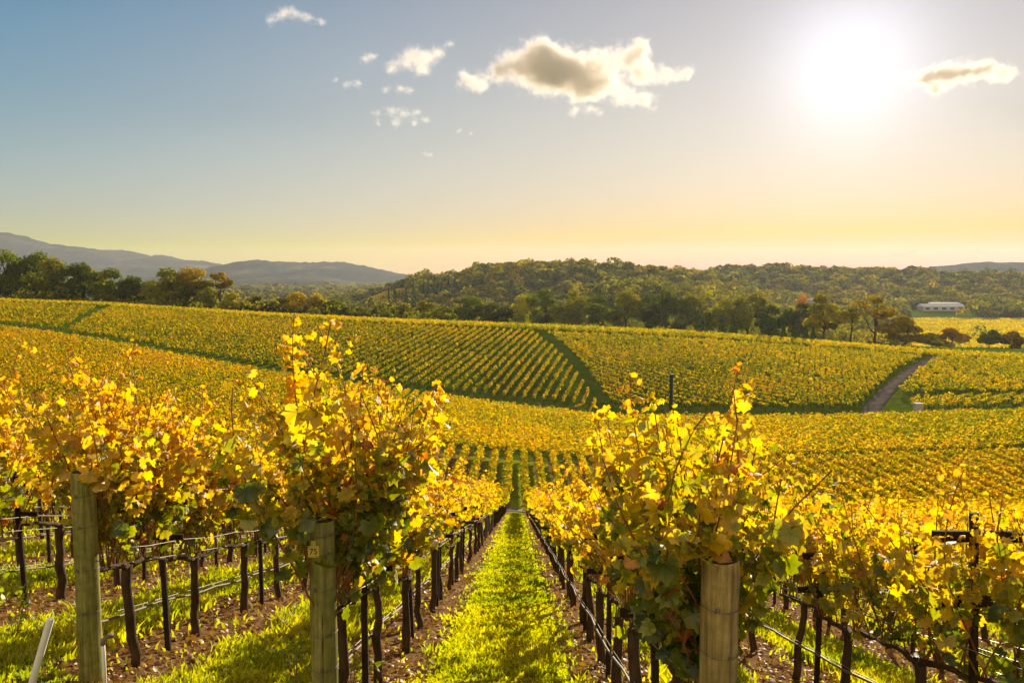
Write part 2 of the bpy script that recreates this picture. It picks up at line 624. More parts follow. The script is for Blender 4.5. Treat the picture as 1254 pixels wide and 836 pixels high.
def ground_material():
    m = mat('vineyard_ground')
    b = NB(m)
    pos = b.n('ShaderNodeNewGeometry').outputs['Position']
    sp = b.n('ShaderNodeSeparateXYZ', {0: pos})
    x, y = sp.outputs[0], sp.outputs[1]
    # bare strips under the rows (every 2.2 m, rows at x = 0.95 + 2.2 k), ragged edges
    wob = b.noise(1.3, 4, .6, pos)
    fr = b.math('FRACT', b.math('ADD', b.math('DIVIDE', b.math('SUBTRACT', x, .95), 2.2), 100.5))
    dist = b.math('ABSOLUTE', b.math('SUBTRACT', fr, .5))           # 0 on the row
    strip = b.math('SUBTRACT', b.math('ADD', dist, b.math('MULTIPLY', b.math('SUBTRACT', wob, .5), .34)), b.math('SUBTRACT', .26, b.math('MULTIPLY', b.math('LESS_THAN', b.math('ABSOLUTE', b.math('ADD', x, .15)), 1.1), .155)))
    soilf = b.math('SUBTRACT', 1.0, b.math('MULTIPLY', strip, 9.0, True), True)
    big = b.noise(.35, 5, .6, pos)
    fine = b.noise(22, 6, .7, pos)
    grass = b.ramp(b.math('ADD', b.math('MULTIPLY', fine, .6), b.math('MULTIPLY', big, .4)),
                   [(.3, (.10, .14, .010)), (.5, (.21, .25, .014)), (.68, (.34, .33, .022))])
    soil = b.ramp(fine, [(.3, (.09, .05, .022)), (.5, (.19, .11, .048)), (.7, (.32, .20, .09))])
    nearc = b.mix(soilf, grass, soil)
    # the hill across the valley and the far valley floor
    mead = b.noise(.012, 5, .6, pos)
    fgrass = b.ramp(b.math('ADD', b.math('MULTIPLY', b.noise(.6, 6, .65, pos), .7), b.math('MULTIPLY', mead, .3)),
                    [(.35, (.05, .088, .008)), (.52, (.09, .135, .010)), (.66, (.15, .17, .018))])
    farf = b.math('MULTIPLY', b.math('SUBTRACT', y, 122.0), .2, True)
    col = b.mix(farf, nearc, fgrass)
    vf = b.math('MULTIPLY', b.math('SUBTRACT', y, 1500.0), .002, True)
    vall = b.ramp(mead, [(.4, (.05, .065, .02)), (.5, (.10, .11, .03)), (.58, (.22, .19, .05))])
    col = b.mix(vf, col, vall)
    bp = b.n('ShaderNodeBump', {'Strength': .9, 'Distance': .06, 'Height': fine}).outputs[0]
    p = b.n('ShaderNodeBsdfDiffuse', {'Color': col, 'Normal': bp}).outputs[0]
    b.out(p)
    return m


me = mesh_np('ground', np.stack([GX, GY, GZ], -1).reshape(-1, 3), quads, ground_material(), smooth=True)
kind(obj('ground', me), 'structure')


def ribbon(name, pts, w0, w1, m, lift=.1, n=60):
    """a road laid on the land between pts, with a skirt"""
    pts = np.array(pts, float)
    seg = np.concatenate([[0], np.cumsum(np.linalg.norm(np.diff(pts, axis=0), axis=1))])
    s = np.linspace(0, seg[-1], n)
    P = np.stack([np.interp(s, seg, pts[:, i]) for i in range(2)], 1)
    d = unit(np.gradient(P, axis=0))
    nrm_ = np.stack([d[:, 1], -d[:, 0]], 1)
    w = np.linspace(w0, w1, n)[:, None] / 2
    cols = []
    for k, dz in ((-1.15, -.5), (-1, 0), (-.5, .03), (0, .05), (.5, .03), (1, 0), (1.15, -.5)):
        Q = P + nrm_ * w * k
        z = on_mesh(Q[:, 0], Q[:, 1]) + lift + dz
        cols.append(np.column_stack([Q, z]))
    V = np.stack(cols, 1)
    c = V.shape[1]
    I_ = np.arange(n * c).reshape(n, c)
    q = np.stack([I_[:-1, :-1], I_[:-1, 1:], I_[1:, 1:], I_[1:, :-1]], -1).reshape(-1, 4)
    return kind(obj(name, mesh_np(name, V.reshape(-1, 3), q, m, smooth=True)), 'structure')


M['gravel'] = rough_material('gravel_track', (.20, .17, .14), (.34, .29, .235), .7, .95, (1, 1, 1), .3, matte=True)
M['dirt'] = rough_material('dirt_track', (.10, .086, .066), (.22, .19, .15), .5, .95, (1, 1, 1), .3, matte=True)
ribbon('gravel_road', [(-90, 89.0), (0, 89.0), (90, 89.0)], 3.4, 3.4, M['gravel'], .10, 160)
rt = []
for s_ in np.linspace(-.05, 1.12, 12):
    t_ = ((1066 + (1148 - 1066) * s_) - 634) / 975
    ya, yc_ = np.interp(t_, _t, _yb), np.interp(t_, _t, _yc)
    y_ = ya + (yc_ - ya) * s_
    rt.append((t_ * y_, y_))
ribbon('dirt_road', rt, 3.8, 2.6, M['dirt'], .16, 80)

# ------------------------------------------------------------------ vines
VS = 1.42            # spacing of vines along a row


def vine_plan(r, slope=SLOPE, canes=15, top=2.25, low=.32, spread=.30, bend=.5, pull=.22, lmin=.74, drift=(0, 0)):
    """woody paths of one vine, local to its base; the row runs along y"""
    h = .88 + r.uniform(-.05, .05)
    lean = r.normal(0, .035, 2)
    n = 7
    zz = np.linspace(-.08, h, n)
    trunk = np.stack([lean[0] * zz + r.normal(0, .012, n), lean[1] * zz + r.normal(0, .012, n), zz], 1)
    trunk[0, :2] = 0
    tr = np.linspace(.048, .036, n) * r.uniform(.9, 1.2) * (1 + r.normal(0, .07, n))
    tr[-1] *= 1.25
    cord = []
    for s in (-1, 1):
        m = 7
        yy = np.linspace(0, .70, m) * s
        zc = h - SLOPE * 0 - slope * yy + np.linspace(0, 1, m) * .02 + r.normal(0, .012, m)
        c = np.stack([trunk[-1, 0] * (1 - np.linspace(0, 1, m)) + r.normal(0, .012, m), trunk[-1, 1] * (1 - np.linspace(0, 1, m)) + yy, zc], 1)
        c[0] = trunk[-1] - np.array([0, 0, .02])
        cord.append((c, np.linspace(.030, .016, m) * (1 + r.normal(0, .08, m))))
    cl = []
    for k in range(canes):
        c, _ = cord[k % 2]
        f = r.uniform(.05, 1) * (len(c) - 1)
        i = min(int(f), len(c) - 2)
        p = c[i] + (c[i + 1] - c[i]) * (f - i)
        side = r.choice([-1, 1])
        d = np.array([side * min(abs(r.normal(0, 1)), 1.25) * spread, r.normal(0, .24), 1.0]) + np.array([drift[0], drift[1], 0])
        d /= np.linalg.norm(d)
        L = (top - h) * (r.uniform(lmin, 1.0) if r.uniform() < .88 else 1.12)
        steps = 11
        pts, q = [p], p.copy()
        dd = d.copy()
        curl = r.normal(0, .05, 3)
        for j in range(steps):
            dd = dd + curl * .8 + r.normal(0, .05, 3)
            dd[2] -= bend * .012 * j * j / steps
            dd[0] -= pull * q[0]
            dd = dd / np.linalg.norm(dd)
            q = q + dd * L / steps
            pts.append(q.copy())
        cl.append((np.array(pts), np.linspace(.0075, .0034, steps + 1)))
    return trunk, tr, cord, cl, h


def vine_leaves(r, cl, n_per, size, h, low=.32, offs=.065, tone0=.58, bare=.85, slope=SLOPE, lateral=.11):
    P, NN, TT, SZ, TN = [], [], [], [], []
    for c, _ in cl:
        m = max(1, int(n_per * r.uniform(.7, 1.25)))
        f = np.sort(r.uniform(0.05, 1.0, m) ** .85)
        L = np.linalg.norm(np.diff(c, axis=0), axis=1).sum()
        keep = (f * L > low * r.uniform(.6, 1.3, m)) | (r.uniform(0, 1, m) > bare)
        f = f[keep]
        m = len(f)
        if not m:
            continue
        fi = f * (len(c) - 1)
        i = np.minimum(fi.astype(int), len(c) - 2)
        p = c[i] + (c[i + 1] - c[i]) * (fi - i)[:, None]
        o = unit(r.normal(0, 1, (m, 3)) + np.column_stack([np.sign(p[:, 0]) * .5, np.zeros(m), np.full(m, -.15)]))
        lat = np.where(r.uniform(0, 1, m) < .35, lateral, 0)[:, None] * r.uniform(.3, 1, (m, 1))
        p = p + o * (offs * r.uniform(.5, 1.4, (m, 1)) + lat)
        nn = unit(o * .7 + np.array([0, 0, .45]) + r.normal(0, .5, (m, 3)))
        tt = np.array([0, 0, -1.0]) + o * .45 + r.normal(0, .45, (m, 3))
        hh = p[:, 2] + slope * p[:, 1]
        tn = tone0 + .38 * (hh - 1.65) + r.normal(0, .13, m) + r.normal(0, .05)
        P.append(p)
        NN.append(nn)
        TT.append(tt)
        SZ.append(size * r.uniform(.55, 1.25, m) * (1 - .45 * (f > .8)))
        TN.append(tn)
    P, NN, TT, SZ, TN = (np.concatenate(a) for a in (P, NN, TT, SZ, TN))
    TN = np.minimum(TN, .80 + r.normal(0, .03, len(TN)))
    odd = r.uniform(0, 1, len(TN))
    TN = np.where(odd < .035, .93 + r.normal(0, .04, len(TN)), TN)
    return P, NN, TT, SZ, np.clip(TN, .02, .99)


def foliage_mesh(tmpl, L, m):
    P, N, T_, SZ, TN = L
    asp = np.column_stack([rng.uniform(.8, 1.15, len(P)), np.ones(len(P)), rng.uniform(.2, 2.4, len(P))])
    if tmpl is QUAD:
        V, Fc, tn, uv = scatter(tmpl, P, N, T_, SZ, TN, asp)
        return mesh_np('foliage', V, Fc, m, tone=tn, uv=uv)
    g = rng.integers(0, 7, len(P))
    out_ = [scatter(vary(tmpl, 70 + k), P[g == k], N[g == k], T_[g == k], SZ[g == k], TN[g == k], asp[g == k]) for k in range(7) if (g == k).any()]
    off = np.cumsum([0] + [len(o_[0]) for o_ in out_])
    return mesh_np('foliage', np.concatenate([o_[0] for o_ in out_]), np.concatenate([o_[1] + off[i] for i, o_ in enumerate(out_)]), m,
                   tone=np.concatenate([o_[2] for o_ in out_]), uv=np.concatenate([o_[3] for o_ in out_]))


def wood_meshes(plan, sides=7, with_canes=True):
    trunk, tr, cord, cl, h = plan
    tm = poly_mesh('trunk', *tube(trunk, tr, sides), M['bark'])
    cm = poly_mesh('cordon', *join([tube(c, rr, 6) for c, rr in cord]), M['bark'])
    return tm, cm


# rows on the near slope: x of each row, where it starts
def row_x(k):                       # k = 1, 2 ... right of the lane, -1, -2 ... left of it
    return .95 + 2.2 * (k - 1) if k > 0 else -1.25 + 2.2 * (k + 1)


def row_start(k):
    x = row_x(k)
    if k == 2:
        return 3.7
    return max(3.2, 3.65 + (.95 - x) * .58)


ROW_END = 84.5
ORD = ['first', 'second', 'third', 'fourth', 'fifth', 'sixth', 'seventh', 'eighth', 'ninth', 'tenth', 'eleventh', 'twelfth', 'thirteenth', 'fourteenth', 'fifteenth',
       'sixteenth', 'seventeenth', 'eighteenth', 'nineteenth']
TENS = {2: ('twentieth', 'twenty'), 3: ('thirtieth', 'thirty'), 4: ('fortieth', 'forty'), 5: ('fiftieth', 'fifty')}


def ordinal(n):
    if n < 20:
        return ORD[n - 1]
    t, u = divmod(n, 10)
    return TENS[t][0] if u == 0 else TENS[t][1] + '-' + ORD[u - 1]


def row_name(k):
    side = 'right' if k > 0 else 'left'
    return ('lane-side row on the ' + side) if abs(k) == 1 else ordinal(abs(k)) + ' row ' + side + ' of the grass lane'


allv = []
for k in list(range(-34, 0)) + list(range(1, 34)):
    X = row_x(k)
    y = row_start(k) + (.85 if k > 0 else .66)
    i = 1
    while y < ROW_END:
        allv.append((k, i, X, y))
        y += VS
        i += 1


def in_view(x, y, margin=.8):
    return y > 2.0 and abs(x / y + .0) < .655 + margin / y


vis = sorted([(math.hypot(x, y * .85), k, i, x, y) for k, i, x, y in allv if in_view(x, y)])
single, rest = vis[:292], vis[292:]
single_ids = {(k, i) for _, k, i, _, _ in single}

HERO = {  # (row, number): canes, top, leaves per cane, tone, low, bare, spread
    (1, 1): dict(canes=32, top=2.50, n=50, tone=.36, low=.25, bare=.75, spread=.27),
    (1, 2): dict(canes=22, top=2.30, n=40, tone=.56, low=.55, bare=.95, spread=.18),
    (-1, 1): dict(canes=38, top=2.78, n=56, tone=.40, low=.48, bare=.92, spread=.31),
    (-1, 2): dict(canes=20, top=2.15, n=40, tone=.58, low=.30, bare=.85, spread=.34),
    (-2, 1): dict(canes=30, top=2.72, n=50, tone=.50, low=.45, bare=.9, spread=.36),
    (-2, 2): dict(canes=23, top=2.45, n=44, tone=.60, low=.35, bare=.9, spread=.24),
    (-3, 1): dict(canes=28, top=2.75, n=46, tone=.54, low=.5, bare=.92, spread=.34),
    (2, 1): dict(canes=19, top=2.2, n=29, tone=.50, low=.52, bare=.85, spread=.34),
    (2, 2): dict(canes=19, top=2.2, n=29, tone=.50, low=.52, bare=.85, spread=.34),
    (2, 3): dict(canes=19, top=2.2, n=29, tone=.56, low=.52, bare=.88, spread=.32),
}
VARM, VARF, VART = [], [], []
for v in range(7):
    r = np.random.default_rng(100 + v)
    plan = vine_plan(r, canes=19, top=2.2, spread=.16)
    tm, cm = wood_meshes(plan, 6)
    cane = poly_mesh('cane', *join([tube(c[::2], rr[::2], 3, False) for c, rr in plan[3]]), M['cane'])
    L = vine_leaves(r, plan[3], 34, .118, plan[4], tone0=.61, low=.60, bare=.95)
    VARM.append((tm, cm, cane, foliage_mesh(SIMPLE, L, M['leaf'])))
for v in range(5):
    r = np.random.default_rng(150 + v)
    plan = vine_plan(r, canes=15, top=2.15, spread=.14)
    tm, cm = wood_meshes(plan, 6)
    cane = poly_mesh('cane', *join([tube(c[::2], rr[::2], 3, False) for c, rr in plan[3]]), M['cane'])
    L = vine_leaves(r, plan[3], 24, .118, plan[4], tone0=.61, low=.60, bare=.96)
    VART.append((tm, cm, cane, foliage_mesh(SIMPLE, L, M['leaf'])))
for v in range(6):
    r = np.random.default_rng(200 + v)
    plan = vine_plan(r, canes=15, top=2.25, spread=.17)
    tm, cm = wood_meshes(plan, 5)
    L = vine_leaves(r, plan[3], 17, .19, plan[4], tone0=.60, low=.52, bare=.95)
    VARF.append((tm, cm, None, foliage_mesh(QUAD, L, M['leaf_far'])))

POSTS = {1: (881, 760, 684), -1: (396, 740, 690), -2: (107, 700, 590)}


def clear_post(k, x, y, z, L):
    """shoots that would hang down over the face of the end post are pruned away"""
    if k not in POSTS:
        return L
    u, v, vt = POSTS[k]
    X = row_x(k)
    Y = X / at(u, v, 1.0)[0]
    top_ = at(u, vt, Y)[2]
    P = L[0] + np.array([x, y, z])
    ok = ~((P[:, 1] < Y + .16) & (np.abs(P[:, 0] * Y / P[:, 1] - X) < .20) & (P[:, 2] < top_ + .02))
    return tuple(a[ok] for a in L)


LOOK = ['golden', 'yellow', 'yellow-green', 'amber']
vine_root = {}
for d, k, i, x, y in single:
    r = np.random.default_rng(1000 + k * 97 + i)
    z = gz(x, y)
    hero = HERO.get((k, i))
    near_ = hero is not None or d < 9.0
    pos = ordinal(i) + ' plant of the ' + row_name(k)
    lab = ('leafy yellow grapevine, ' if near_ else 'golden grapevine, ') + pos
    root = thing('grapevine', lab, 'grapevine', (x + r.normal(0, .02), y, z), 'grapevines in rows on the near slope')
    vine_root[(k, i)] = root
    if near_:
        hp = hero or dict(canes=18, top=2.15, n=26 if k == 1 else 34, tone=.62, low=.62 if k == 1 else .56, bare=.94, spread=.18)
        plan = vine_plan(r, canes=hp['canes'], top=hp['top'], spread=hp['spread'], lmin=.86 if hero and i == 1 else .76, drift=(.10, .16) if (k, i) == (-1, 1) else (0, 0), pull=.26 if hero and i == 1 else .28)
        tm, cm = wood_meshes(plan, 8)
        obj('trunk', tm, root)
        obj('cordon', cm, root)
        for c, rr in plan[3]:
            obj('cane', poly_mesh('cane', *tube(c, rr, 5, False), M['cane']), root)
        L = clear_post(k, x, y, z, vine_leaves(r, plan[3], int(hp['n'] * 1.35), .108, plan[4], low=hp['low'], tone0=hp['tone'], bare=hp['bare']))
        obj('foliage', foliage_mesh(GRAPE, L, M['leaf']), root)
    else:
        src = VART if k == 1 and d < 30 else (VARM if d < 22 else VARF)
        tm, cm, cane, fo = src[int(r.integers(len(src)))]
        sx = r.choice([-1, 1]) * r.uniform(.9, 1.15)
        sz_ = r.uniform(.95, 1.08)
        for nm, me_ in (('trunk', tm), ('cordon', cm), ('cane', cane), ('foliage', fo)):
            if me_ is not None:
                o = obj(nm, me_, root)
                o.scale = (sx, 1.0, sz_)


# the many vines further off: leaf masses grown row by row
def vine_mass(name, X, Y, ang, n, size, tone0, hgt=1.6, half=(.34, .78, .62), seed=1, tmpl=QUAD, zoff=0.0, wide=None):
    r = np.random.default_rng(seed)
    X, Y, ang = (np.asarray(a, float) for a in (X, Y, ang))
    m = len(X)
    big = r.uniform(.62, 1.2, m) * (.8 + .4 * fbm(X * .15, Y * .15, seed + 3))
    q = unit(r.normal(0, 1, (m, n, 3))) * (r.uniform(0, 1, (m, n, 1)) ** .40)
    # shoots that stick out at the top
    q[..., 2] = np.where((q[..., 2] > .5) & (r.uniform(0, 1, (m, n)) < .3), q[..., 2] * r.uniform(1, 1.5, (m, n)), q[..., 2])
    lx, ly, lz = q[..., 0] * half[0] * (1.0 if wide is None else wide[:, None]), q[..., 1] * half[1], q[..., 2] * half[2] * big[:, None] + hgt
    ca, sa = np.cos(ang)[:, None], np.sin(ang)[:, None]
    # row direction (sin, cos): ang = bearing of the row from +y
    px = X[:, None] + lx * ca + ly * sa
    py = Y[:, None] - lx * sa + ly * ca
    pz = ground(px, py) + lz + zoff
    P = np.stack([px, py, pz], -1).reshape(-1, 3)
    nn = q.copy()
    N = np.stack([nn[..., 0] * ca + nn[..., 1] * sa * .4, -nn[..., 0] * sa + nn[..., 1] * ca * .4, nn[..., 2] + .45], -1).reshape(-1, 3) + r.normal(0, .5, (m * n, 3))
    T_ = np.array([0, 0, -1.0]) + r.normal(0, .6, (m * n, 3))
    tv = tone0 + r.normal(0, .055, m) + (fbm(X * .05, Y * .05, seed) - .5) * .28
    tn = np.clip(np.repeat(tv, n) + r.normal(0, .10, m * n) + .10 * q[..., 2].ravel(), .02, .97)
    V, Fc, tt, uv = scatter(tmpl, P, N, T_, size * r.uniform(.65, 1.3, m * n), tn)
    o = obj(name, mesh_np(name, V, Fc, M['leaf_far'], tone=tt))
    return kind(o, 'stuff')


def trunk_mass(name, X, Y, seed=1, h=1.0, w=.05):
    r = np.random.default_rng(seed)
    parts_v, parts_f = [], []
    X, Y = np.asarray(X, float), np.asarray(Y, float)
    Z = ground(X, Y)
    m = len(X)
    base = np.array([(-1, -.6), (1, -.6), (0, 1)]) * w
    lo = np.stack([X[:, None] + base[None, :, 0], Y[:, None] + base[None, :, 1], np.repeat(Z[:, None] - .1, 3, 1)], -1)
    hi = lo + np.stack([r.normal(0, .05, (m, 1)).repeat(3, 1), r.normal(0, .05, (m, 1)).repeat(3, 1), np.full((m, 3), h + .1)], -1)
    V = np.concatenate([lo, hi], 1).reshape(-1, 3)
    t = np.array([(0, 1, 4, 3), (1, 2, 5, 4), (2, 0, 3, 5)])
    Fc = (t[None] + (np.arange(m) * 6)[:, None, None]).reshape(-1, 4)
    return kind(obj(name, mesh_np(name, V, Fc, M['bark'])), 'stuff')


rx = np.array([v[3] for v in rest])
ry = np.array([v[4] for v in rest])
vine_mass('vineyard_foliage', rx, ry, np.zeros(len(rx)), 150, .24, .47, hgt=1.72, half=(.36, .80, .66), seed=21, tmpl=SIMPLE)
trunk_mass('vineyard_trunks', rx, ry, 5)

# valley floor: rows up and down the valley
px, py = [], []
for k in range(-75, 62):
    X = .95 + 2.2 * k
    y = 94.0
    while y < 205:
        t = X / y
        lim = 121.5 if X > -14 - .0 * y else np.interp(t, _t, _yb) - 7
        if y < lim and abs(t) < .75:
            px.append(X + rng.normal(0, .05))
            py.append(y)
        y += 1.45
px, py = np.array(px), np.array(py)
wide = np.where(px > 10, 1.45, 1.0) + np.clip((px - 10) * .02, 0, .2)
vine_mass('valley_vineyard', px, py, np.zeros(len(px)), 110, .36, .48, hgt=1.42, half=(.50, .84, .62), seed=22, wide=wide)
# a block whose rows run across the valley
qx, qy = [], []
y = 125.5
while y < 185:
    x = -22.0
    while x < 150:
        t = x / y
        if y < np.interp(t, _t, _yb) - 6 and t < .76 and x > -14 - (y - 125) * .12:
            qx.append(x)
            qy.append(y + rng.normal(0, .06))
        x += 1.5
    y += 2.3
vine_mass('cross_vineyard', qx, qy, np.full(len(qx), rad(90)), 50, .42, .49, hgt=1.35, half=(.42, .8, .6), seed=23)


# the hill across the valley: four blocks, each with its own row direction
def hill_uv(x, y):
    t = x / y
    return t, (y - np.interp(t, _t, _yb)) / (np.interp(t, _t, _yc) - np.interp(t, _t, _yb))


def tu(u):
    return (u - 634) / 975.0


def block(bearing, spacing, step, inside, seed):
    r = np.random.default_rng(seed)
    d = np.array([math.sin(bearing), math.cos(bearing)])
    nrm_ = np.array([d[1], -d[0]])
    a = np.arange(-420, 420, spacing)
    s = np.arange(-100, 520, step)
    A, B = np.meshgrid(a, s)
    x = A * nrm_[0] + B * d[0]
    y = A * nrm_[1] + B * d[1]
    x, y = x.ravel(), y.ravel()
    ok = (y > 120) & (y < 320)
    x, y = x[ok], y[ok]
    t, sv = hill_uv(x, y)
    ok = inside(t, sv) & (r.uniform(0, 1, len(x)) > .015)
    x, y = x[ok], y[ok]
    return x + r.normal(0, .06, len(x)), y + r.normal(0, .1, len(x)), np.full(len(x), bearing)


hb = []
bl = lambda s, u0, u1: tu(u0) + (tu(u1) - tu(u0)) * s          # a boundary from u0 at the foot to u1 at the crest
B1 = block(math.atan(.22), 2.45, 1.55, lambda t, s: (s > .045) & (s < .90) & (t > bl(s, 77, 143)) & (t < bl(s, 738, 640)), 31)
B2 = block(math.atan(-.75), 2.5, 1.6, lambda t, s: (s > .06) & (s < .90) & (t > bl(s, 756, 661)) & (t < bl(s, 1048, 1139)), 32)
B3 = block(math.atan(-.75), 2.5, 1.6, lambda t, s: (s > .22) & (s < .90) & (t > bl(s, 1088, 1157)) & (t < .78), 33)
B4 = block(math.atan(.25), 3.4, 1.5, lambda t, s: (s > .05) & (s < .84) & (t > -.78) & (t < bl(s, 68, 128)), 34)
B5 = block(math.atan(-1.6), 2.5, 1.5, lambda t, s: (s > .935) & (s < 1.12) & (t > -.78) & (t < .78), 35)
B6 = block(math.atan(2.0), 2.5, 1.5, lambda t, s: (s > .02) & (s < .16) & (t > bl(s, 1120, 1120)) & (t < .78), 36)
for nm, B, n, sd in (('hill_vineyard', B1, 42, 41), ('steep_vineyard', B2, 40, 42), ('roadside_vineyard', B3, 40, 43), ('upper_vineyard', B4, 42, 44), ('crest_vineyard', B5, 36, 45), ('lower_vineyard', B6, 40, 46)):
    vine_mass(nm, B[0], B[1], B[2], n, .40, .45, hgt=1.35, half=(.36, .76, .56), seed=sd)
    trunk_mass(nm.split('_')[0] + '_trunks', B[0], B[1], sd, .9, .07)

# ------------------------------------------------------------------ fields beyond the crest
def field_mass(name, u0, u1, y0, y1, sp, n, size, tone, seed, step=2.4):
    X, Y = [], []
    y = y0
    while y < y1:
        x = tu(u0) * y
        while x < tu(u1) * y:
            X.append(x)
            Y.append(y + rng.normal(0, .2))
            x += step
        y += sp
    return vine_mass(name, X, Y, np.full(len(X), rad(90)), n, size, tone, hgt=1.3, half=(.7, 1.2, .6), seed=seed)


field_mass('distant_vineyard', 1112, 1290, 470, 800, 3.4, 10, 1.1, .48, 51, 2.6)
field_mass('hilltop_vineyard', 428, 496, 868, 985, 4.0, 8, 1.5, .68, 52, 3.2)

# ------------------------------------------------------------------ mountains
def mountain_material(name, c1, c2, c3, sc):
    m = mat(name)
    b = NB(m)
    pos = b.n('ShaderNodeNewGeometry').outputs['Position']
    n1 = b.noise(sc, 8, .68, pos)
    col = b.ramp(n1, [(.36, c1), (.52, c2), (.68, c3)])
    n2 = b.noise(sc * 9, 6, .7, pos)
    bp = b.n('ShaderNodeBump', {'Strength': 1.0, 'Distance': 14.0, 'Height': n2}).outputs[0]
    b.out(b.n('ShaderNodeBsdfPrincipled', {'Base Color': col, 'Roughness': .95, 'Specular IOR Level': 0, 'Normal': bp}).outputs[0])
    return m


M['mountain'] = mountain_material('wooded_mountain', (.008, .014, .011), (.024, .034, .020), (.11, .10, .05), .0030)


def mountain(name, y, depth, prof, base, seed, rough):
    us = np.linspace(prof[0][0], prof[-1][0], 520)
    v = np.interp(us, [p[0] for p in prof], [p[1] for p in prof])
    t = np.array([at(u, vv, y)[0] / y for u, vv in zip(us, v)])
    zt = np.array([at(u, vv, y)[2] for u, vv in zip(us, v)])
    s = np.linspace(-1, 1, 50)
    Tm, Sm = np.meshgrid(t, s)
    Y = y + Sm * depth
    X = Tm * y
    prof_ = np.clip(1 - np.abs(Sm), 0, 1)
    prof_ = prof_ ** .85
    gul = (fbm(X * .0032, Y * .0018, seed, 5) - .5) * 2
    Z = base + (zt[None] - base) * prof_ * (1 + .95 * gul * (1 - prof_))
    Z = Z + (fbm(X * .02, Y * .02, seed + 9, 4) - .5) * rough * np.minimum(prof_ * 3, 1)
    Z = np.where(np.abs(Sm) > .999, base - 1, Z)
    ny_, nx_ = Z.shape
    I_ = np.arange(nx_ * ny_).reshape(ny_, nx_)
    q = np.stack([I_[:-1, :-1], I_[:-1, 1:], I_[1:, 1:], I_[1:, :-1]], -1).reshape(-1, 4)
    return kind(obj(name, mesh_np(name, np.stack([X, Y, Z], -1).reshape(-1, 3), q, M['mountain'], smooth=True)), 'structure')


mountain('mountain', 6200, 1500, [(-420, 322), (-250, 296), (-120, 280), (0, 283), (28, 288), (50, 297), (85, 301), (120, 305), (160, 307), (185, 313), (200, 311), (222, 318), (250, 319), (275, 324), (300, 331), (350, 339), (420, 343)], -38.5, 61, 26)
mountain('mountain', 4700, 1200, [(180, 343), (240, 335), (280, 324), (300, 320), (318, 318), (345, 320), (380, 321), (415, 320), (440, 324), (462, 329), (490, 335), (510, 337), (530, 336), (548, 337), (580, 340), (620, 344)], -38.5, 67, 22)
mountain('mountain', 3000, 800, [(1030, 347), (1090, 338), (1130, 330), (1160, 325), (1190, 322), (1215, 321), (1254, 322), (1330, 318), (1450, 324), (1600, 340)], -38.5, 71, 18)
mountain('mountain', 7300, 900, [(880, 338), (960, 331), (1010, 329), (1060, 331), (1120, 329), (1180, 333), (1260, 338)], -38.5, 75, 24)

# ------------------------------------------------------------------ trees
def crown_arrays(r, w, h, n, size, shape='broad', tone0=.5, base=.18):
    """leaf sprays of a crown W wide that tops out at H"""
    k = {'broad': 20, 'tall': 13, 'bush': 14, 'airy': 14}[shape]
    rx_ = w / 2
    cz, rz_ = h * (base + 1) / 2, h * (1 - base) / 2
    C = []
    while len(C) < k:
        p = r.uniform(-1, 1, 3)
        if .25 < np.linalg.norm(p) < .80:
            if shape == 'broad' and p[2] < -.75:
                continue
            C.append(p)
    C = np.array(C)
    C[0] = (r.uniform(-.2, .2), r.uniform(-.2, .2), .72)
    lr = r.uniform(.22, .42, k) * (.8 if shape in ('airy', 'tall') else 1)
    wsum = lr ** 2
    li = r.choice(k, n, p=wsum / wsum.sum())
    q = unit(r.normal(0, 1, (n, 3)))
    q[:, 2] = np.where(q[:, 2] < -.2, -q[:, 2] * r.uniform(-.6, 1, n), q[:, 2])
    rr = r.uniform(.55, 1.06, n)[:, None]
    U = C[li] + q * rr * lr[li][:, None]
    P = U * np.array([rx_, rx_, rz_]) + np.array([0, 0, cz])
    lobe_t = r.normal(0, .09, k)
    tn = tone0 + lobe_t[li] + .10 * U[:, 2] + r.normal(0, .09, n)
    N = q * .8 + np.array([0, 0, .35]) + r.normal(0, .45, (n, 3))
    T_ = r.normal(0, 1, (n, 3))
    return P, N, T_, size * r.uniform(.6, 1.35, n), np.clip(tn, .02, .98), C * np.array([rx_, rx_, rz_]) + np.array([0, 0, cz])


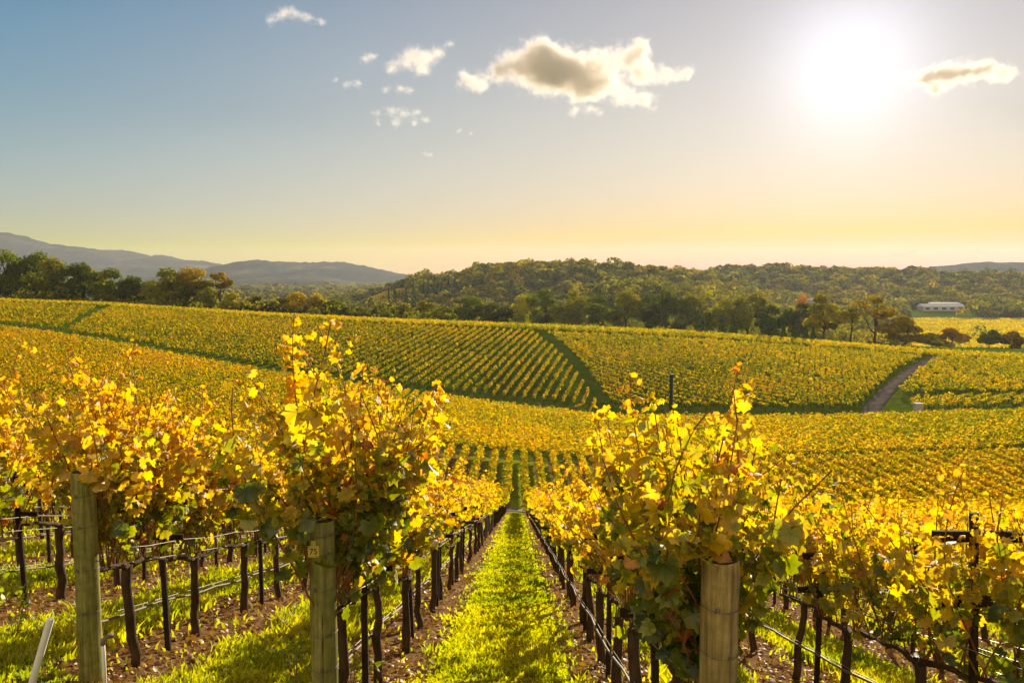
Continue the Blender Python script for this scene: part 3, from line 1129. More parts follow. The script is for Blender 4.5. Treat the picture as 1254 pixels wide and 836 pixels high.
def make_tree(name, label, cat, x, y, w, h, shape, col, seed, n=2600, size=.85, tone=.5, base=.18, group=None, bare=False, needle=False):
    r = np.random.default_rng(seed)
    z = gz(x, y)
    root = thing(name, label, cat, (x, y, z - .1), group)
    if needle:
        m = n
        f = r.uniform(0, 1, m) ** .7
        zz = h * (1 - f * .93)
        rad_ = w / 2 * f * (.65 + .35 * np.abs(np.sin(zz / h * 26)))
        a = r.uniform(0, 2 * np.pi, m)
        P = np.column_stack([rad_ * np.cos(a), rad_ * np.sin(a), zz])
        N = np.column_stack([np.cos(a) * .6, np.sin(a) * .6, np.full(m, .6)]) + r.normal(0, .3, (m, 3))
        T_ = np.column_stack([np.cos(a), np.sin(a), np.full(m, -.5)])
        L = P, N, T_, size * r.uniform(.6, 1.3, m), np.clip(.5 + r.normal(0, .2, m), .02, .98)
        limbs = np.zeros((0, 3))
        top = h * .9
    else:
        *L, limbs = crown_arrays(r, w, h, n, size, shape, tone, base)
        top = h * .62
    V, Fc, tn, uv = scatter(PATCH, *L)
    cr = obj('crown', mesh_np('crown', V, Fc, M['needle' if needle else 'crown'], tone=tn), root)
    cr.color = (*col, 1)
    k = 7
    zz = np.linspace(-.3, top, k)
    lean = r.normal(0, .05, 2)
    tp = np.column_stack([lean[0] * zz + r.normal(0, .012 * h * .5, k), lean[1] * zz + r.normal(0, .012 * h * .5, k), zz])
    tr0 = .022 * h + .01 * w
    parts = [tube(tp, np.linspace(tr0, tr0 * .35, k), 7)]
    for c in limbs[:7]:
        s = tp[int(r.integers(2, k - 1))]
        mid = (s + c) / 2 + np.array([0, 0, -.04 * h])
        parts.append(tube([s, (s + mid) / 2 + r.normal(0, .02 * w, 3), mid, c], np.array([.45, .36, .28, .12]) * tr0, 5))
    obj('trunk', poly_mesh('trunk', *join(parts), M['tree_bark']), root)
    return root


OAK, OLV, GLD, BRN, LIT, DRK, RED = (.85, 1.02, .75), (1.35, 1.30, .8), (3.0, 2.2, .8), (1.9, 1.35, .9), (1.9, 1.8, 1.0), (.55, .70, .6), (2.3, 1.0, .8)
# u, top v, width px, distance, shape, colour, crown base, label
TREES = [
    (6, 306, 70, 318, 'broad', OAK, .10, 'dark green oak with a wide crown at the far end of the left treeline'),
    (44, 307, 56, 330, 'broad', OAK, .12, 'tallest dark oak of the left treeline, second from its end'),
    (66, 317, 40, 322, 'broad', OLV, .12, 'olive oak wedged between two taller dark oaks in the left treeline'),
    (90, 323, 48, 316, 'broad', DRK, .08, 'very dark round-headed oak in the left treeline'),
    (101, 320, 16, 326, 'tall', OAK, .35, 'thin green treetop poking out above the very dark oak'),
    (119, 332, 26, 330, 'broad', BRN, .12, 'brownish oak between two dark trees of the left treeline'),
    (141, 331, 46, 318, 'broad', OAK, .08, 'broad green tree right of the brownish oak in the left treeline'),
    (169, 338, 36, 322, 'broad', DRK, .08, 'low dark tree between broad green tree and olive giants'),
    (203, 329, 52, 314, 'broad', OLV, .10, 'large olive-yellow oak with an open crown in the left treeline'),
    (233, 328, 44, 322, 'broad', (2.1, 1.6, .8), .12, 'large yellowing oak beside the thin airy tree'),
    (252, 343, 34, 318, 'broad', OLV, .08, 'smaller olive oak at the foot of the yellowing oak'),
    (269, 332, 26, 312, 'airy', BRN, .45, 'thin airy tree with a bare visible trunk'),
    (286, 360, 38, 306, 'bush', (2.4, 2.0, .8), .04, 'rounded yellow-green bushy tree under the thin airy tree'),
    (313, 362, 36, 312, 'bush', DRK, .04, 'dark round tree right of the yellow-green bush'),
    (340, 364, 34, 318, 'bush', OLV, .04, 'olive bush tree beside the dark round tree'),
    (361, 358, 36, 320, 'broad', GLD, .06, 'golden tree rising behind the vineyard hill'),
    (386, 361, 30, 326, 'broad', (2.6, 2.1, .8), .06, 'paler yellow tree just right of the golden tree'),
    (407, 368, 30, 320, 'bush', DRK, .04, 'small dark tree right of the paler yellow tree'),
    (422, 376, 22, 308, 'bush', DRK, .03, 'first of three low dark round trees behind the crest'),
    (444, 377, 24, 310, 'bush', DRK, .03, 'middle one of three low dark round trees behind the crest'),
    (467, 374, 30, 312, 'bush', DRK, .03, 'last and widest of three low dark round trees behind the crest'),
    (492, 371, 30, 330, 'broad', LIT, .05, 'pale green tree just past the three low dark trees'),
    (519, 369, 32, 338, 'broad', OLV, .05, 'olive tree between two pale ones in the middle treeline'),
    (545, 374, 28, 312, 'bush', LIT, .04, 'low pale green tree before the tall olive-dark one'),
    (571, 363, 44, 320, 'broad', OAK, .06, 'tall open green oak in the middle treeline'),
    (602, 371, 46, 310, 'bush', (.6, .65, .7), .03, 'blackish green round tree in the middle treeline'),
    (641, 362, 32, 326, 'broad', (2.5, 2.3, .8), .06, 'bright yellow-green tree behind the vineyard crest'),
    (667, 354, 42, 322, 'broad', OAK, .06, 'dark green oak right of the bright yellow-green tree'),
    (701, 353, 46, 316, 'broad', OLV, .05, 'large olive oak with a domed crown above the grass track'),
    (733, 362, 36, 312, 'broad', OAK, .05, 'mid green oak right of the large domed oak'),
    (768, 351, 46, 316, 'broad', OLV, .05, 'big olive oak with its crown over the ridge line'),
    (795, 362, 30, 322, 'broad', DRK, .05, 'shaded oak between two bigger oaks'),
    (816, 354, 46, 310, 'broad', DRK, .05, 'big dark oak behind the middle of the vineyard crest'),
    (838, 366, 30, 306, 'broad', OAK, .05, 'green oak close right of the big dark oak'),
    (861, 355, 50, 312, 'broad', OLV, .05, 'wide sunlit olive oak in the treeline on the right'),
    (888, 363, 40, 306, 'broad', LIT, .05, 'sunlit pale oak right of the wide olive oak'),
    (917, 359, 50, 300, 'broad', OLV, .05, 'broad olive tree above the row of small firs'),
    (944, 372, 36, 292, 'bush', DRK, .04, 'dark round tree above the end of the small firs'),
    (979, 369, 40, 290, 'broad', DRK, .05, 'shadowy tree left of the golden oak'),
    (985, 361, 22, 420, 'broad', RED, .10, 'reddish autumn tree peeking out behind the shadowy tree'),
    (1010, 361, 48, 282, 'broad', (2.0, 1.7, .8), .05, 'golden-green oak standing at the edge of the right vineyard'),
    (1043, 375, 26, 280, 'airy', LIT, .30, 'small airy tree between golden oak and leaning tree'),
    (1073, 361, 50, 278, 'airy', BRN, .35, 'leaning brown-green tree with a forked bare trunk'),
    (1110, 386, 52, 268, 'bush', (1.7, 1.25, .9), .04, 'rounded brownish bush tree beside the right vineyard'),
    (1142, 408, 26, 262, 'bush', LIT, .04, 'low pale bush right of the brownish bush tree'),
    (1167, 402, 38, 300, 'bush', (2.3, 1.5, .8), .04, 'low orange-tinged tree before the distant yellow field'),
    (1212, 404, 26, 300, 'bush', OAK, .06, 'dark small tree before the distant yellow field'),
    (1240, 406, 28, 300, 'bush', BRN, .06, 'small brown tree at the right end of the distant yellow field'),
]
for i, (u, v, wpx, y, shape, col, base, lab) in enumerate(TREES):
    y = y * (1.28 if 560 < u < 1000 else 1.12 if u > 1000 else 1.10)
    p = at(u, v, y)
    z = gz(p[0], y)
    h = p[2] - z
    w = wpx / 975 * y * (1.32 if u < 300 else 1.2)
    nm = {'bush': 'bushy_tree', 'airy': 'airy_tree', 'tall': 'slender_tree'}.get(shape, 'oak_tree')
    n = int(1500 + 80 * wpx) if shape != 'airy' else 1100
    # crowns of trees on low ground behind the crest start well above their hidden feet
    vline = np.interp(u, [q_[0] for q_ in LAND], [q_[3] for q_ in LAND]) + ((9 if u < 1000 else 20) if shape != 'airy' else -22)
    vis_h = min(h * .97, (vline - v) / 975 * y)
    b_ = 1 - vis_h / h
    make_tree(nm, lab, 'tree', p[0], y, w, h, shape, col, 300 + i, n=n, size=.85, tone=.5, base=b_, group='trees beyond the vineyard hill')
FIRS = [(855, 380, 10, 300), (869, 381, 11, 298), (884, 384, 10, 296), (898, 386, 11, 294), (936, 386, 9, 284), (949, 388, 9, 282), (960, 397, 9, 276), (974, 395, 10, 274), (987, 398, 9, 272), (996, 400, 8, 270)]
for i, (u, v, wpx, y) in enumerate(FIRS):
    p = at(u, v, y)
    z = gz(p[0], y)
    make_tree('fir_tree', ordinal(i + 1) + ' small pointed fir from the left along the edge of the right vineyard', 'tree', p[0], y, wpx / 975 * y * 1.1, p[2] - z, 'tall', (2.4, 2.5, 1.6), 400 + i, n=420, size=.7,
              group='small firs along the vineyard edge', needle=True)
CONI = [(476, 353, 9, 690), (483, 345, 9, 700), (497, 350, 10, 720), (506, 347, 10, 730), (519, 340, 8, 800), (524, 344, 9, 790), (532, 338, 9, 810), (541, 342, 9, 800), (549, 337, 9, 830), (557, 336, 8, 840)]
for i, (u, v, wpx, y) in enumerate(CONI):
    p = at(u, v, y)
    z = gz(p[0], y)
    make_tree('conifer_tree', ordinal(i + 1) + ' dark pointed conifer from the left in the cluster below the wooded ridge', 'tree', p[0], y, wpx / 975 * y, p[2] - z, 'tall', (1.7, 1.9, 1.6), 430 + i, n=300, size=1.5,
              group='dark conifers below the ridge', needle=True)

# the woods that cover the valley and ridges behind
fx, fy = [], []
yy = 335.0
while yy < 2900:
    st = 9.2 + (yy - 425) * .004
    tmin = (tu(-60) if yy < 520 else tu(200)) if yy < 1560 else tu(-60)
    xs = np.arange(tmin * yy, ((.74 if yy > 425 else tu(1090)) if yy < 1560 else tu(520)) * yy, st)
    xs = xs + rng.uniform(-.45, .45, len(xs)) * st
    fx.append(xs)
    fy.append(yy + rng.uniform(-.45, .45, len(xs)) * st)
    yy += st
fx, fy = np.concatenate(fx), np.concatenate(fy)
ft = fx / fy
keep = rng.uniform(0, 1, len(fx)) < .82
keep &= ~((ft > tu(545)) & (fy < 450))
keep &= ~((ft > tu(1105)) & (fy > 455) & (fy < 812))
keep &= ~((ft > tu(424)) & (ft < tu(500)) & (fy > 850) & (fy < 1000))
keep &= ~((ft > tu(1106)) & (ft < tu(1190)) & (fy > 815) & (fy < 930))
keep &= (fy < 1560) | (rng.uniform(0, 1, len(fx)) < .45)
keep &= fbm(fx * .012, fy * .012, 8) > np.where(fy < 440, .1, np.where(fy < 700, .33, np.where(fy < 1010, .2, np.where((ft < tu(430)), .48, .2))))
# drop trees wholly behind a ridge
top = CAMZ + 0 * fx
order = np.argsort(fy)
fx, fy, keep = fx[order], fy[order], keep[order]
fz = ground(fx, fy)
elev = (fz + 13 - CAMZ) / fy
bins = np.clip(((fx / fy + .8) * 260).astype(int), 0, 420)
hor = np.full(421, -9.0)
for i in range(len(fx)):
    if keep[i]:
        if elev[i] < hor[bins[i]] - .004:
            keep[i] = False
        hor[bins[i]] = max(hor[bins[i]], (fz[i] + 6 - CAMZ) / fy[i])
fx, fy, fz = fx[keep], fy[keep], fz[keep]
print('forest trees', len(fx))
NF = 84
r = np.random.default_rng(77)
m = len(fx)
fw = r.uniform(4.8, 8.8, m) * (1 + (fy - 425) / 4000)
fh = fw * r.uniform(1.15, 1.8, m) * np.where(r.uniform(0, 1, m) < .12, 1.35, 1.0)
lim = np.where(fy < 440, .6 + .4 * (fy - 335) / 105, 1.0)
fw, fh = fw * (.5 + .5 * lim), fh * np.minimum(lim, 1.0)
q = unit(r.normal(0, 1, (m, NF, 3)))
q[..., 2] = np.where(q[..., 2] < -.3, -q[..., 2], q[..., 2])
ls = unit(r.normal(0, 1, (m, 5, 3)))
bump = np.max(np.einsum('mni,mki->mnk', q, ls), -1)
rr = (.72 + .38 * bump ** 3) * r.uniform(.75, 1.03, (m, NF))
P = np.stack([fx[:, None] + q[..., 0] * rr * fw[:, None], fy[:, None] + q[..., 1] * rr * fw[:, None], fz[:, None] + fh[:, None] * .5 + q[..., 2] * rr * fh[:, None] * .5], -1)
sz = (.0030 * fy)[:, None] * r.uniform(.7, 1.35, (m, NF))
tt = .52 + r.normal(0, .15, m) + (fbm(fx * .01, fy * .01, 12) - .5) * .5 + np.where(r.uniform(0, 1, m) < .10, .35, 0)
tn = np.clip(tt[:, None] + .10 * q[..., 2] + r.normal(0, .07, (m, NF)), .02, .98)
N = (q * .8 + np.array([0, 0, .3])).reshape(-1, 3) + r.normal(0, .4, (m * NF, 3))
V, Fc, tv, uv = scatter(PATCH, P.reshape(-1, 3), N, r.normal(0, 1, (m * NF, 3)), sz.ravel(), tn.ravel())
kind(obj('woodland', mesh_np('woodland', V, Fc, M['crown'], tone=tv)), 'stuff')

# ------------------------------------------------------------------ buildings far off
def building(name, label, x, y, L, D, H, roof_m, rot=0, bays=9):
    z = gz(x, y)
    root = thing(name, label, 'building', (x, y, z))
    root.rotation_euler = (0, 0, rot)
    obj('wall', poly_mesh('wall', *boxp(-L / 2, L / 2, -D / 2, D / 2, -1, H), M['wall_pale'], False), root)
    e = .6
    V = np.array([(-L / 2 - e, -D / 2 - e, H - .1), (L / 2 + e, -D / 2 - e, H - .1), (L / 2 + e, D / 2 + e, H - .1), (-L / 2 - e, D / 2 + e, H - .1), (-L / 2 - e, 0, H + D * .2), (L / 2 + e, 0, H + D * .2)])
    rf = obj('roof', poly_mesh('roof', V, [(0, 1, 5, 4), (2, 3, 4, 5), (0, 4, 3), (1, 2, 5), (0, 3, 2, 1)], roof_m, False), root)
    for k in range(bays):
        c = -L / 2 + L * (k + .5) / bays
        wd = L / bays * .5
        obj('window', poly_mesh('window', *boxp(c - wd / 2, c + wd / 2, -D / 2 - .08, -D / 2 + .1, H * .3, H * .75), M['dark_glass'], False), root)
    return root, rf


p = at(1152, 375, 900)
root, rf = building('winery_building', 'long low building with a bright white metal roof among dark trees', p[0], 900, 46, 15, p[2] - gz(p[0], 900) , M['white_roof'], 0, 5)
obj('ridge_vent', poly_mesh('ridge_vent', *boxp(-13, 20, -2.2, 2.2, p[2] - gz(p[0], 900) + 2.6, p[2] - gz(p[0], 900) + 4.2), M['white_roof'], False), rf)
p = at(997, 367, 640)
building('farmhouse', 'small pale house half hidden by trees near the reddish tree', p[0], 640, 9, 7, p[2] - gz(p[0], 640), M['white_roof'], .3, 3)

# ------------------------------------------------------------------ trellis
def ribbon_tube(name, pts, r_, sides, m, label, cat, group):
    V, T = tube(pts, r_, sides)
    o = obj(name, poly_mesh(name, V, T, m))
    o['label'], o['category'], o['group'] = label, cat, group
    return o


def row_line(k, h, dx=0.0, wob=.02, y0=None, step=.7, seed=0, sag=.0):
    X = row_x(k)
    y0 = row_start(k) if y0 is None else y0
    y = np.concatenate([np.arange(y0, 30, step), np.arange(30, ROW_END, 3.0)])
    r_ = np.random.default_rng(900 + seed + k * 7)
    z = ground(np.full(len(y), X), y) + h
    nzz = np.cumsum(r_.normal(0, 1, len(y)))
    nzz = (nzz - np.linspace(nzz[0], nzz[-1], len(y))) / max(3, np.abs(nzz).max())
    z = z + wob * nzz - sag * np.abs(np.sin((y - y0) / VS * np.pi))
    x = X + dx + wob * .7 * np.cos(y * 1.9 + seed)
    return np.column_stack([x, y, z])


def rl(k):
    return 'the ' + row_name(k)


for k in list(range(-6, 0)) + list(range(1, 6)):
    ribbon_tube('irrigation_hose', row_line(k, .46, -.08, .022, step=.35, seed=1, sag=.02), .012, 6, M['hose'], 'grey drip irrigation hose sagging along ' + rl(k), 'hose', 'drip hoses along the vine rows')
    ribbon_tube('hose_wire', row_line(k, .50, -.07, .012, seed=2), .0035, 4, M['wire'], 'thin wire carrying the drip hose of ' + rl(k), 'wire', 'hose wires along the vine rows')
    ribbon_tube('trellis_wire', row_line(k, .93, .02, .01, seed=3), .0035, 4, M['wire'], 'lowest trellis wire under the arms of ' + rl(k), 'wire', 'trellis wires along the vine rows')
    if -4 <= k <= 3:
        for h, s, wd in ((1.10, -1, 'lane-low'), (1.10, 1, 'lane-low'), (1.62, -1, ''), (1.62, 1, '')):
            side = 'left' if s < 0 else 'right'
            lev = 'lower' if h < 1.3 else 'upper'
            ribbon_tube('trellis_wire', row_line(k, h, .17 * s, .02, seed=4 + int(h * 10) + s, sag=.02), .0035, 4, M['wire'], lev + ' catch wire on the ' + side + ' side of ' + rl(k), 'wire', 'trellis wires along the vine rows')


def stake_mesh():
    V, T = boxp(-.026, .026, -.02, .02, -.1, 1.62, .006)
    post = poly_mesh('post', V, T, M['stake'], False)
    arm1 = poly_mesh('crossarm', *boxp(-.24, .24, -.055, -.023, -.028, .028, .006), M['stake'], False)
    arm2 = poly_mesh('crossarm', *boxp(-.30, .30, -.055, -.023, -.03, .03, .006), M['stake'], False)
    bolt = poly_mesh('bolt', *tube([(0, -.075, 0), (0, -.05, 0)], .011, 6), M['steel'])
    return post, arm1, arm2, bolt


SP = stake_mesh()
for k in list(range(-9, 0)) + list(range(1, 8)):
    X = row_x(k)
    y = row_start(k) + (.85 if k > 0 else .66) + VS * .5
    j = 1
    while y < 30:
        if in_view(X, y, 1.0) and math.hypot(X, y) < 26:
            r_ = np.random.default_rng(600 + k * 31 + j)
            root = thing('trellis_stake', 'dark trellis stake with two crossarms, ' + ordinal(j) + ' along the ' + row_name(k), 'stake', (X, y, gz(X, y)), 'trellis stakes along the vine rows')
            root.rotation_euler = (r_.normal(0, .02), r_.normal(0, .02), r_.normal(0, .06))
            root.scale = (1, 1, 1.24 if k == 2 and j == 1 else 1.0)
            obj('post', SP[0], root)
            for me_, hz in ((SP[1], 1.14), (SP[2], 1.50)):
                a = obj('crossarm', me_, root, (0, 0, hz))
                a.rotation_euler = (0, r_.normal(0, .03), 0)
                obj('bolt', SP[3], a)
            j += 1
        y += VS * 2


def end_post(k, u, v, vtop, r_, label, seed, staples, tag=False, lean=(0, 0)):
    X = row_x(k)
    Y = X / at(u, v, 1.0)[0]
    z = gz(X, Y)
    h = at(u, vtop, Y)[2] - z
    rr = np.random.default_rng(seed)
    root = thing('end_post', label, 'post', (X, Y, z), 'wooden end posts of the vine rows')
    root.rotation_euler = (lean[0], lean[1], 0)
    n, s = 30, 28
    zz = np.concatenate([np.linspace(-.4, h - .012, n - 1), [h]])
    th = np.linspace(0, 2 * np.pi, s, endpoint=False)
    rad_ = r_ * (1 + .025 * np.sin(th * 3 + seed) + .015 * np.sin(th * 7)) * np.ones((n, 1))
    rad_ = rad_ * (1.03 - .04 * (zz[:, None] / h)) + rr.normal(0, .0006, (n, s))
    # drying checks: narrow grooves down the grain
    for g in range(5):
        a = int(rr.integers(s))
        lo_, hi_ = sorted(rr.integers(2, n - 1, 2))
        rad_[lo_:hi_ + 1, a] -= .006
    rad_[-1] -= .010
    V = np.stack([rad_ * np.cos(th), rad_ * np.sin(th), np.repeat(zz[:, None], s, 1)], -1).reshape(-1, 3)
    T = [(i * s + j, i * s + (j + 1) % s, (i + 1) * s + (j + 1) % s, (i + 1) * s + j) for i in range(n - 1) for j in range(s)]
    obj('shaft', poly_mesh('shaft', V, T, M['post_brown'] if k > 0 else M['post_moss']), root)
    rt = rad_[-1]
    V = [(0, 0, h + .004)] + [(rt[j] * math.cos(th[j]), rt[j] * math.sin(th[j]), h + rr.normal(0, .001)) for j in range(s)]
    obj('post_top', poly_mesh('post_top', np.array(V), [(0, 1 + j, 1 + (j + 1) % s) for j in range(s)], M['end_grain'], False), root)
    for hz in staples:
        an = -math.pi / 2 + rr.normal(0, .25)
        c = np.array([math.cos(an), math.sin(an), 0]) * (r_ * 1.02)
        d = np.array([-math.sin(an), math.cos(an), 0])
        o_ = np.array([math.cos(an), math.sin(an), 0])
        pts = [c + d * .008 + (0, 0, hz - .018) - o_ * .004, c + d * .008 + (0, 0, hz + .012) + o_ * .008, c + (0, 0, hz + .020) + o_ * .010, c - d * .008 + (0, 0, hz + .012) + o_ * .008, c - d * .008 + (0, 0, hz - .018) - o_ * .004]
        obj('staple', poly_mesh('staple', *tube(pts, .0022, 5), M['steel']), root)
        a = np.linspace(0, 2 * np.pi, 25)
        ring = np.column_stack([np.cos(a) * r_ * 1.045, np.sin(a) * r_ * 1.045, hz + .006 * np.sin(a * 2 + seed) - .004])
        obj('wire_band', poly_mesh('wire_band', *tube(ring, .0020, 4, False), M['steel']), root)
    # the slack tie wire that hangs down the face of the post
    zt = np.linspace(h * .98, -.05, 14)
    an = -math.pi / 2 + np.linspace(.55, -.35, 14) + rr.normal(0, .03, 14)
    pts = np.column_stack([np.cos(an) * (r_ * 1.05 + .008), np.sin(an) * (r_ * 1.05 + .008), zt])
    obj('tie_wire', poly_mesh('tie_wire', *tube(pts, .0016, 4), M['wire']), root)
    if tag:
        hz = at(388, 668, Y)[2] - z
        xo = at(388, 668, Y)[0] - X
        yo = -math.sqrt(max(r_ ** 2 - xo ** 2, 1e-4)) - .006
        V, T = join([boxp(-.036, .036, -.003, .003, -.045, .028), boxp(-.016, .016, -.0025, .0025, .0285, .062)])
        tg = obj('tag', poly_mesh('tag', V, T, M['tag'], False), root, (xo, yo, hz))
        f = bpy.data.curves.new('tag_text', 'FONT')
        f.body = '75'
        f.size, f.extrude = .052, .0006
        f.align_x, f.align_y = 'CENTER', 'CENTER'
        to = bpy.data.objects.new('tag_text', f)
        COL.objects.link(to)
        bpy.context.view_layer.update()
        dg = bpy.context.evaluated_depsgraph_get()
        me_ = bpy.data.meshes.new_from_object(to.evaluated_get(dg))
        bpy.data.objects.remove(to)
        me_.materials.clear()
        me_.materials.append(M['ink'])
        t2 = obj('tag_number', me_, tg, (0, -.0045, -.008))
        t2.rotation_euler = (rad(90), 0, 0)
    return root, Y


end_post(1, 881, 760, 684, .088, 'stout weathered post with a dark bare top right of the grass lane', 1, (.55, .78, 1.02, 1.2, 1.42))
end_post(-1, 396, 740, 636, .084, 'greenish post with a small yellow number tag left of the grass lane', 2, (.62, .85, 1.15, 1.38, 1.5), tag=True)
end_post(-2, 107, 700, 577, .088, 'pale tall post at the head of the second row left of the lane', 3, (.6, .95, 1.3, 1.55))
for k in range(-9, -2):
    X, Y = row_x(k), row_start(k)
    if in_view(X, Y, .6):
        uu = 634 + 975 * X / Y
        root_, _ = end_post(k, uu, 600, 565, .08, 'wooden end post half hidden by leaves at the head of the ' + row_name(k), 10 - k, (.9, 1.3))
        root_.location = (X, Y, gz(X, Y))

# ------------------------------------------------------------------ single small things
p = at(822, 480, 16.0)
z = gz(p[0], 16)
h = at(822, 458, 16)[2] - z
root = thing('steel_pole', 'plain dark green steel pole rising out of the vines right of the lane', 'pole', (p[0], 16, z))
obj('shaft', poly_mesh('shaft', *tube([(0, 0, -.3), (0, 0, h * .5), (0, 0, h - .01)], .036, 12), M['green_pole']), root)
obj('cap', poly_mesh('cap', *tube([(0, 0, h - .03), (0, 0, h)], .041, 12), M['green_pole']), root)

p = at(50, 820, 6.6)
z = gz(p[0], 6.6)
a, b_ = at(38, 840, 5.7), at(62, 757, 5.75)
d = b_ - a
a2 = a - d * .5
root = thing('plastic_pipe', 'white plastic pipe stuck slanting in the grass', 'pipe', tuple(a))
V, T = tube([a2 - a, d * .5, d], .027, 14, False)
obj('outer_wall', poly_mesh('outer_wall', V, T, M['pvc']), root)
V, T = tube([d - d * .3, d], .021, 14, False)
obj('bore', poly_mesh('bore', V, T, M['pvc']), root)

# riser of the drip line beside the second left row
p = at(126, 786, 6.0)
z = gz(p[0], 6.0)
root = thing('water_riser', 'pale upright pipe feeding the hose beside the pale tall post', 'pipe', (p[0], 6.0, z))
hh = p[2] - z
obj('riser', poly_mesh('riser', *tube([(0, 0, -.2), (.004, 0, hh * .5), (0, 0, hh)], .014, 10), M['pvc']), root)
obj('elbow', poly_mesh('elbow', *tube([(0, 0, hh - .02), (0, 0, hh + .015), (.02, .02, hh + .032), (.06, .05, hh + .035)], .020, 10), M['hose']), root)

p = at(1124, 503, 168)
z = gz(p[0], 168)
root = thing('pump_box', 'pale box with a capped top standing beside the foot of the dirt road', 'box', (p[0], 168, z))
obj('housing', poly_mesh('housing', *boxp(-.75, .75, -.7, .7, -.3, 1.8, .05), M['concrete'], False), root)
obj('lid', poly_mesh('lid', *boxp(-.85, .85, -.8, .8, 1.803, 2.05, .06), M['concrete'], False), root)
obj('door', poly_mesh('door', *boxp(-.5, .5, -.74, -.703, .1, 1.5), M['wall_pale'], False), root)

# ------------------------------------------------------------------ grass and fallen leaves
def strip_dist(x):
    f = np.mod((x - .95) / 2.2 + .5, 1.0) - .5
    return np.abs(f) * 2.2


def near_points(r, n, y0, y1, pw=1.0):
    y = y0 * (y1 / y0) ** r.uniform(0, 1, n)
    x = r.uniform(-1, 1, n) * (.70 * y + 1.0)
    return x, y


def gz_rough(x, y):
    return ground(x, y) + (fbm(x * .9, y * .9, 3) - .5) * .10 * np.exp(-np.maximum(y - 10, 0) / 30)


r = np.random.default_rng(5)
x, y = near_points(r, 620000, 4.2, 70)
sd = strip_dist(x) + (fbm(x * 1.6, y * 1.6, 30) - .5) * .55
dens = np.clip((sd - np.where(np.abs(x + .15) < 1.1, .26, .45)) / .25, .03, 1) * np.clip(.35 + 1.3 * (fbm(x * 2.3, y * 2.3, 31) - .25), .15, 1)
headland = y < (3.65 + (.95 - x) * .58)
dens = np.where(headland, np.maximum(dens, .5), dens)
ok = r.uniform(0, 1, len(x)) < dens
x, y, sd = x[ok], y[ok], sd[ok]
n = len(x)
print('grass blades', n)
z = gz_rough(x, y)
hgt = r.uniform(.035, .095, n) * (1 + .9 * (fbm(x * 1.1, y * 1.1, 33) > .56)) * np.where(np.abs(x + .15) < .75, .5, 1.1) * (1 + y / 90) * np.where(sd < .45, .5, 1.0)
wd = r.uniform(.006, .011, n) * (1 + y / 9)
a = r.uniform(0, 2 * np.pi, n)
bend = r.uniform(.2, .8, n) * hgt
ba = r.uniform(0, 2 * np.pi, n)
p0 = np.column_stack([x - np.cos(a) * wd, y - np.sin(a) * wd, z - .01])
p1 = np.column_stack([x + np.cos(a) * wd, y + np.sin(a) * wd, z - .01])
pm = np.column_stack([x + np.cos(ba) * bend * .35, y + np.sin(ba) * bend * .35, z + hgt * .6])
p2 = pm + np.column_stack([np.cos(a) * wd * .7, np.sin(a) * wd * .7, np.zeros(n)])
p3 = pm - np.column_stack([np.cos(a) * wd * .7, np.sin(a) * wd * .7, np.zeros(n)])
p4 = np.column_stack([x + np.cos(ba) * bend, y + np.sin(ba) * bend, z + hgt])
V = np.stack([p0, p1, p2, p3, p4, p4], 1).reshape(-1, 3)
Fq = np.array([(0, 1, 2, 3), (3, 2, 4, 5)])
Fc = (Fq[None] + (np.arange(n) * 6)[:, None, None]).reshape(-1, 4)
tn = np.clip(.68 + (fbm(x * .8, y * .8, 35) - .5) * .9 + r.normal(0, .12, n), .02, .98)
kind(obj('grass', mesh_np('grass', V, Fc, M['grass'], tone=np.repeat(tn, 6))), 'stuff')

x, y = near_points(r, 70000, 4.2, 45)
sd = strip_dist(x)
ok = r.uniform(0, 1, len(x)) < np.where(sd < np.where(np.abs(x + .15) < 1.1, .42, .62), .55, np.where(np.abs(x + .15) < 1.1, .03, .13))
x, y = x[ok], y[ok]
n = len(x)
P = np.column_stack([x, y, gz_rough(x, y) + r.uniform(.004, .05, n)])
N = np.array([0, 0, 1.0]) + r.normal(0, .45, (n, 3))
V, Fc, tn, uv = scatter(SIMPLE, P, N, r.normal(0, 1, (n, 3)), r.uniform(.03, .075, n) * (1 + y / 40), np.clip(r.normal(.45, .22, n), .02, .98),
                        np.column_stack([np.ones(n), np.ones(n), r.uniform(-3, 5, n)]))
kind(obj('fallen_leaves', mesh_np('fallen_leaves', V, Fc, M['litter'], tone=tn)), 'stuff')


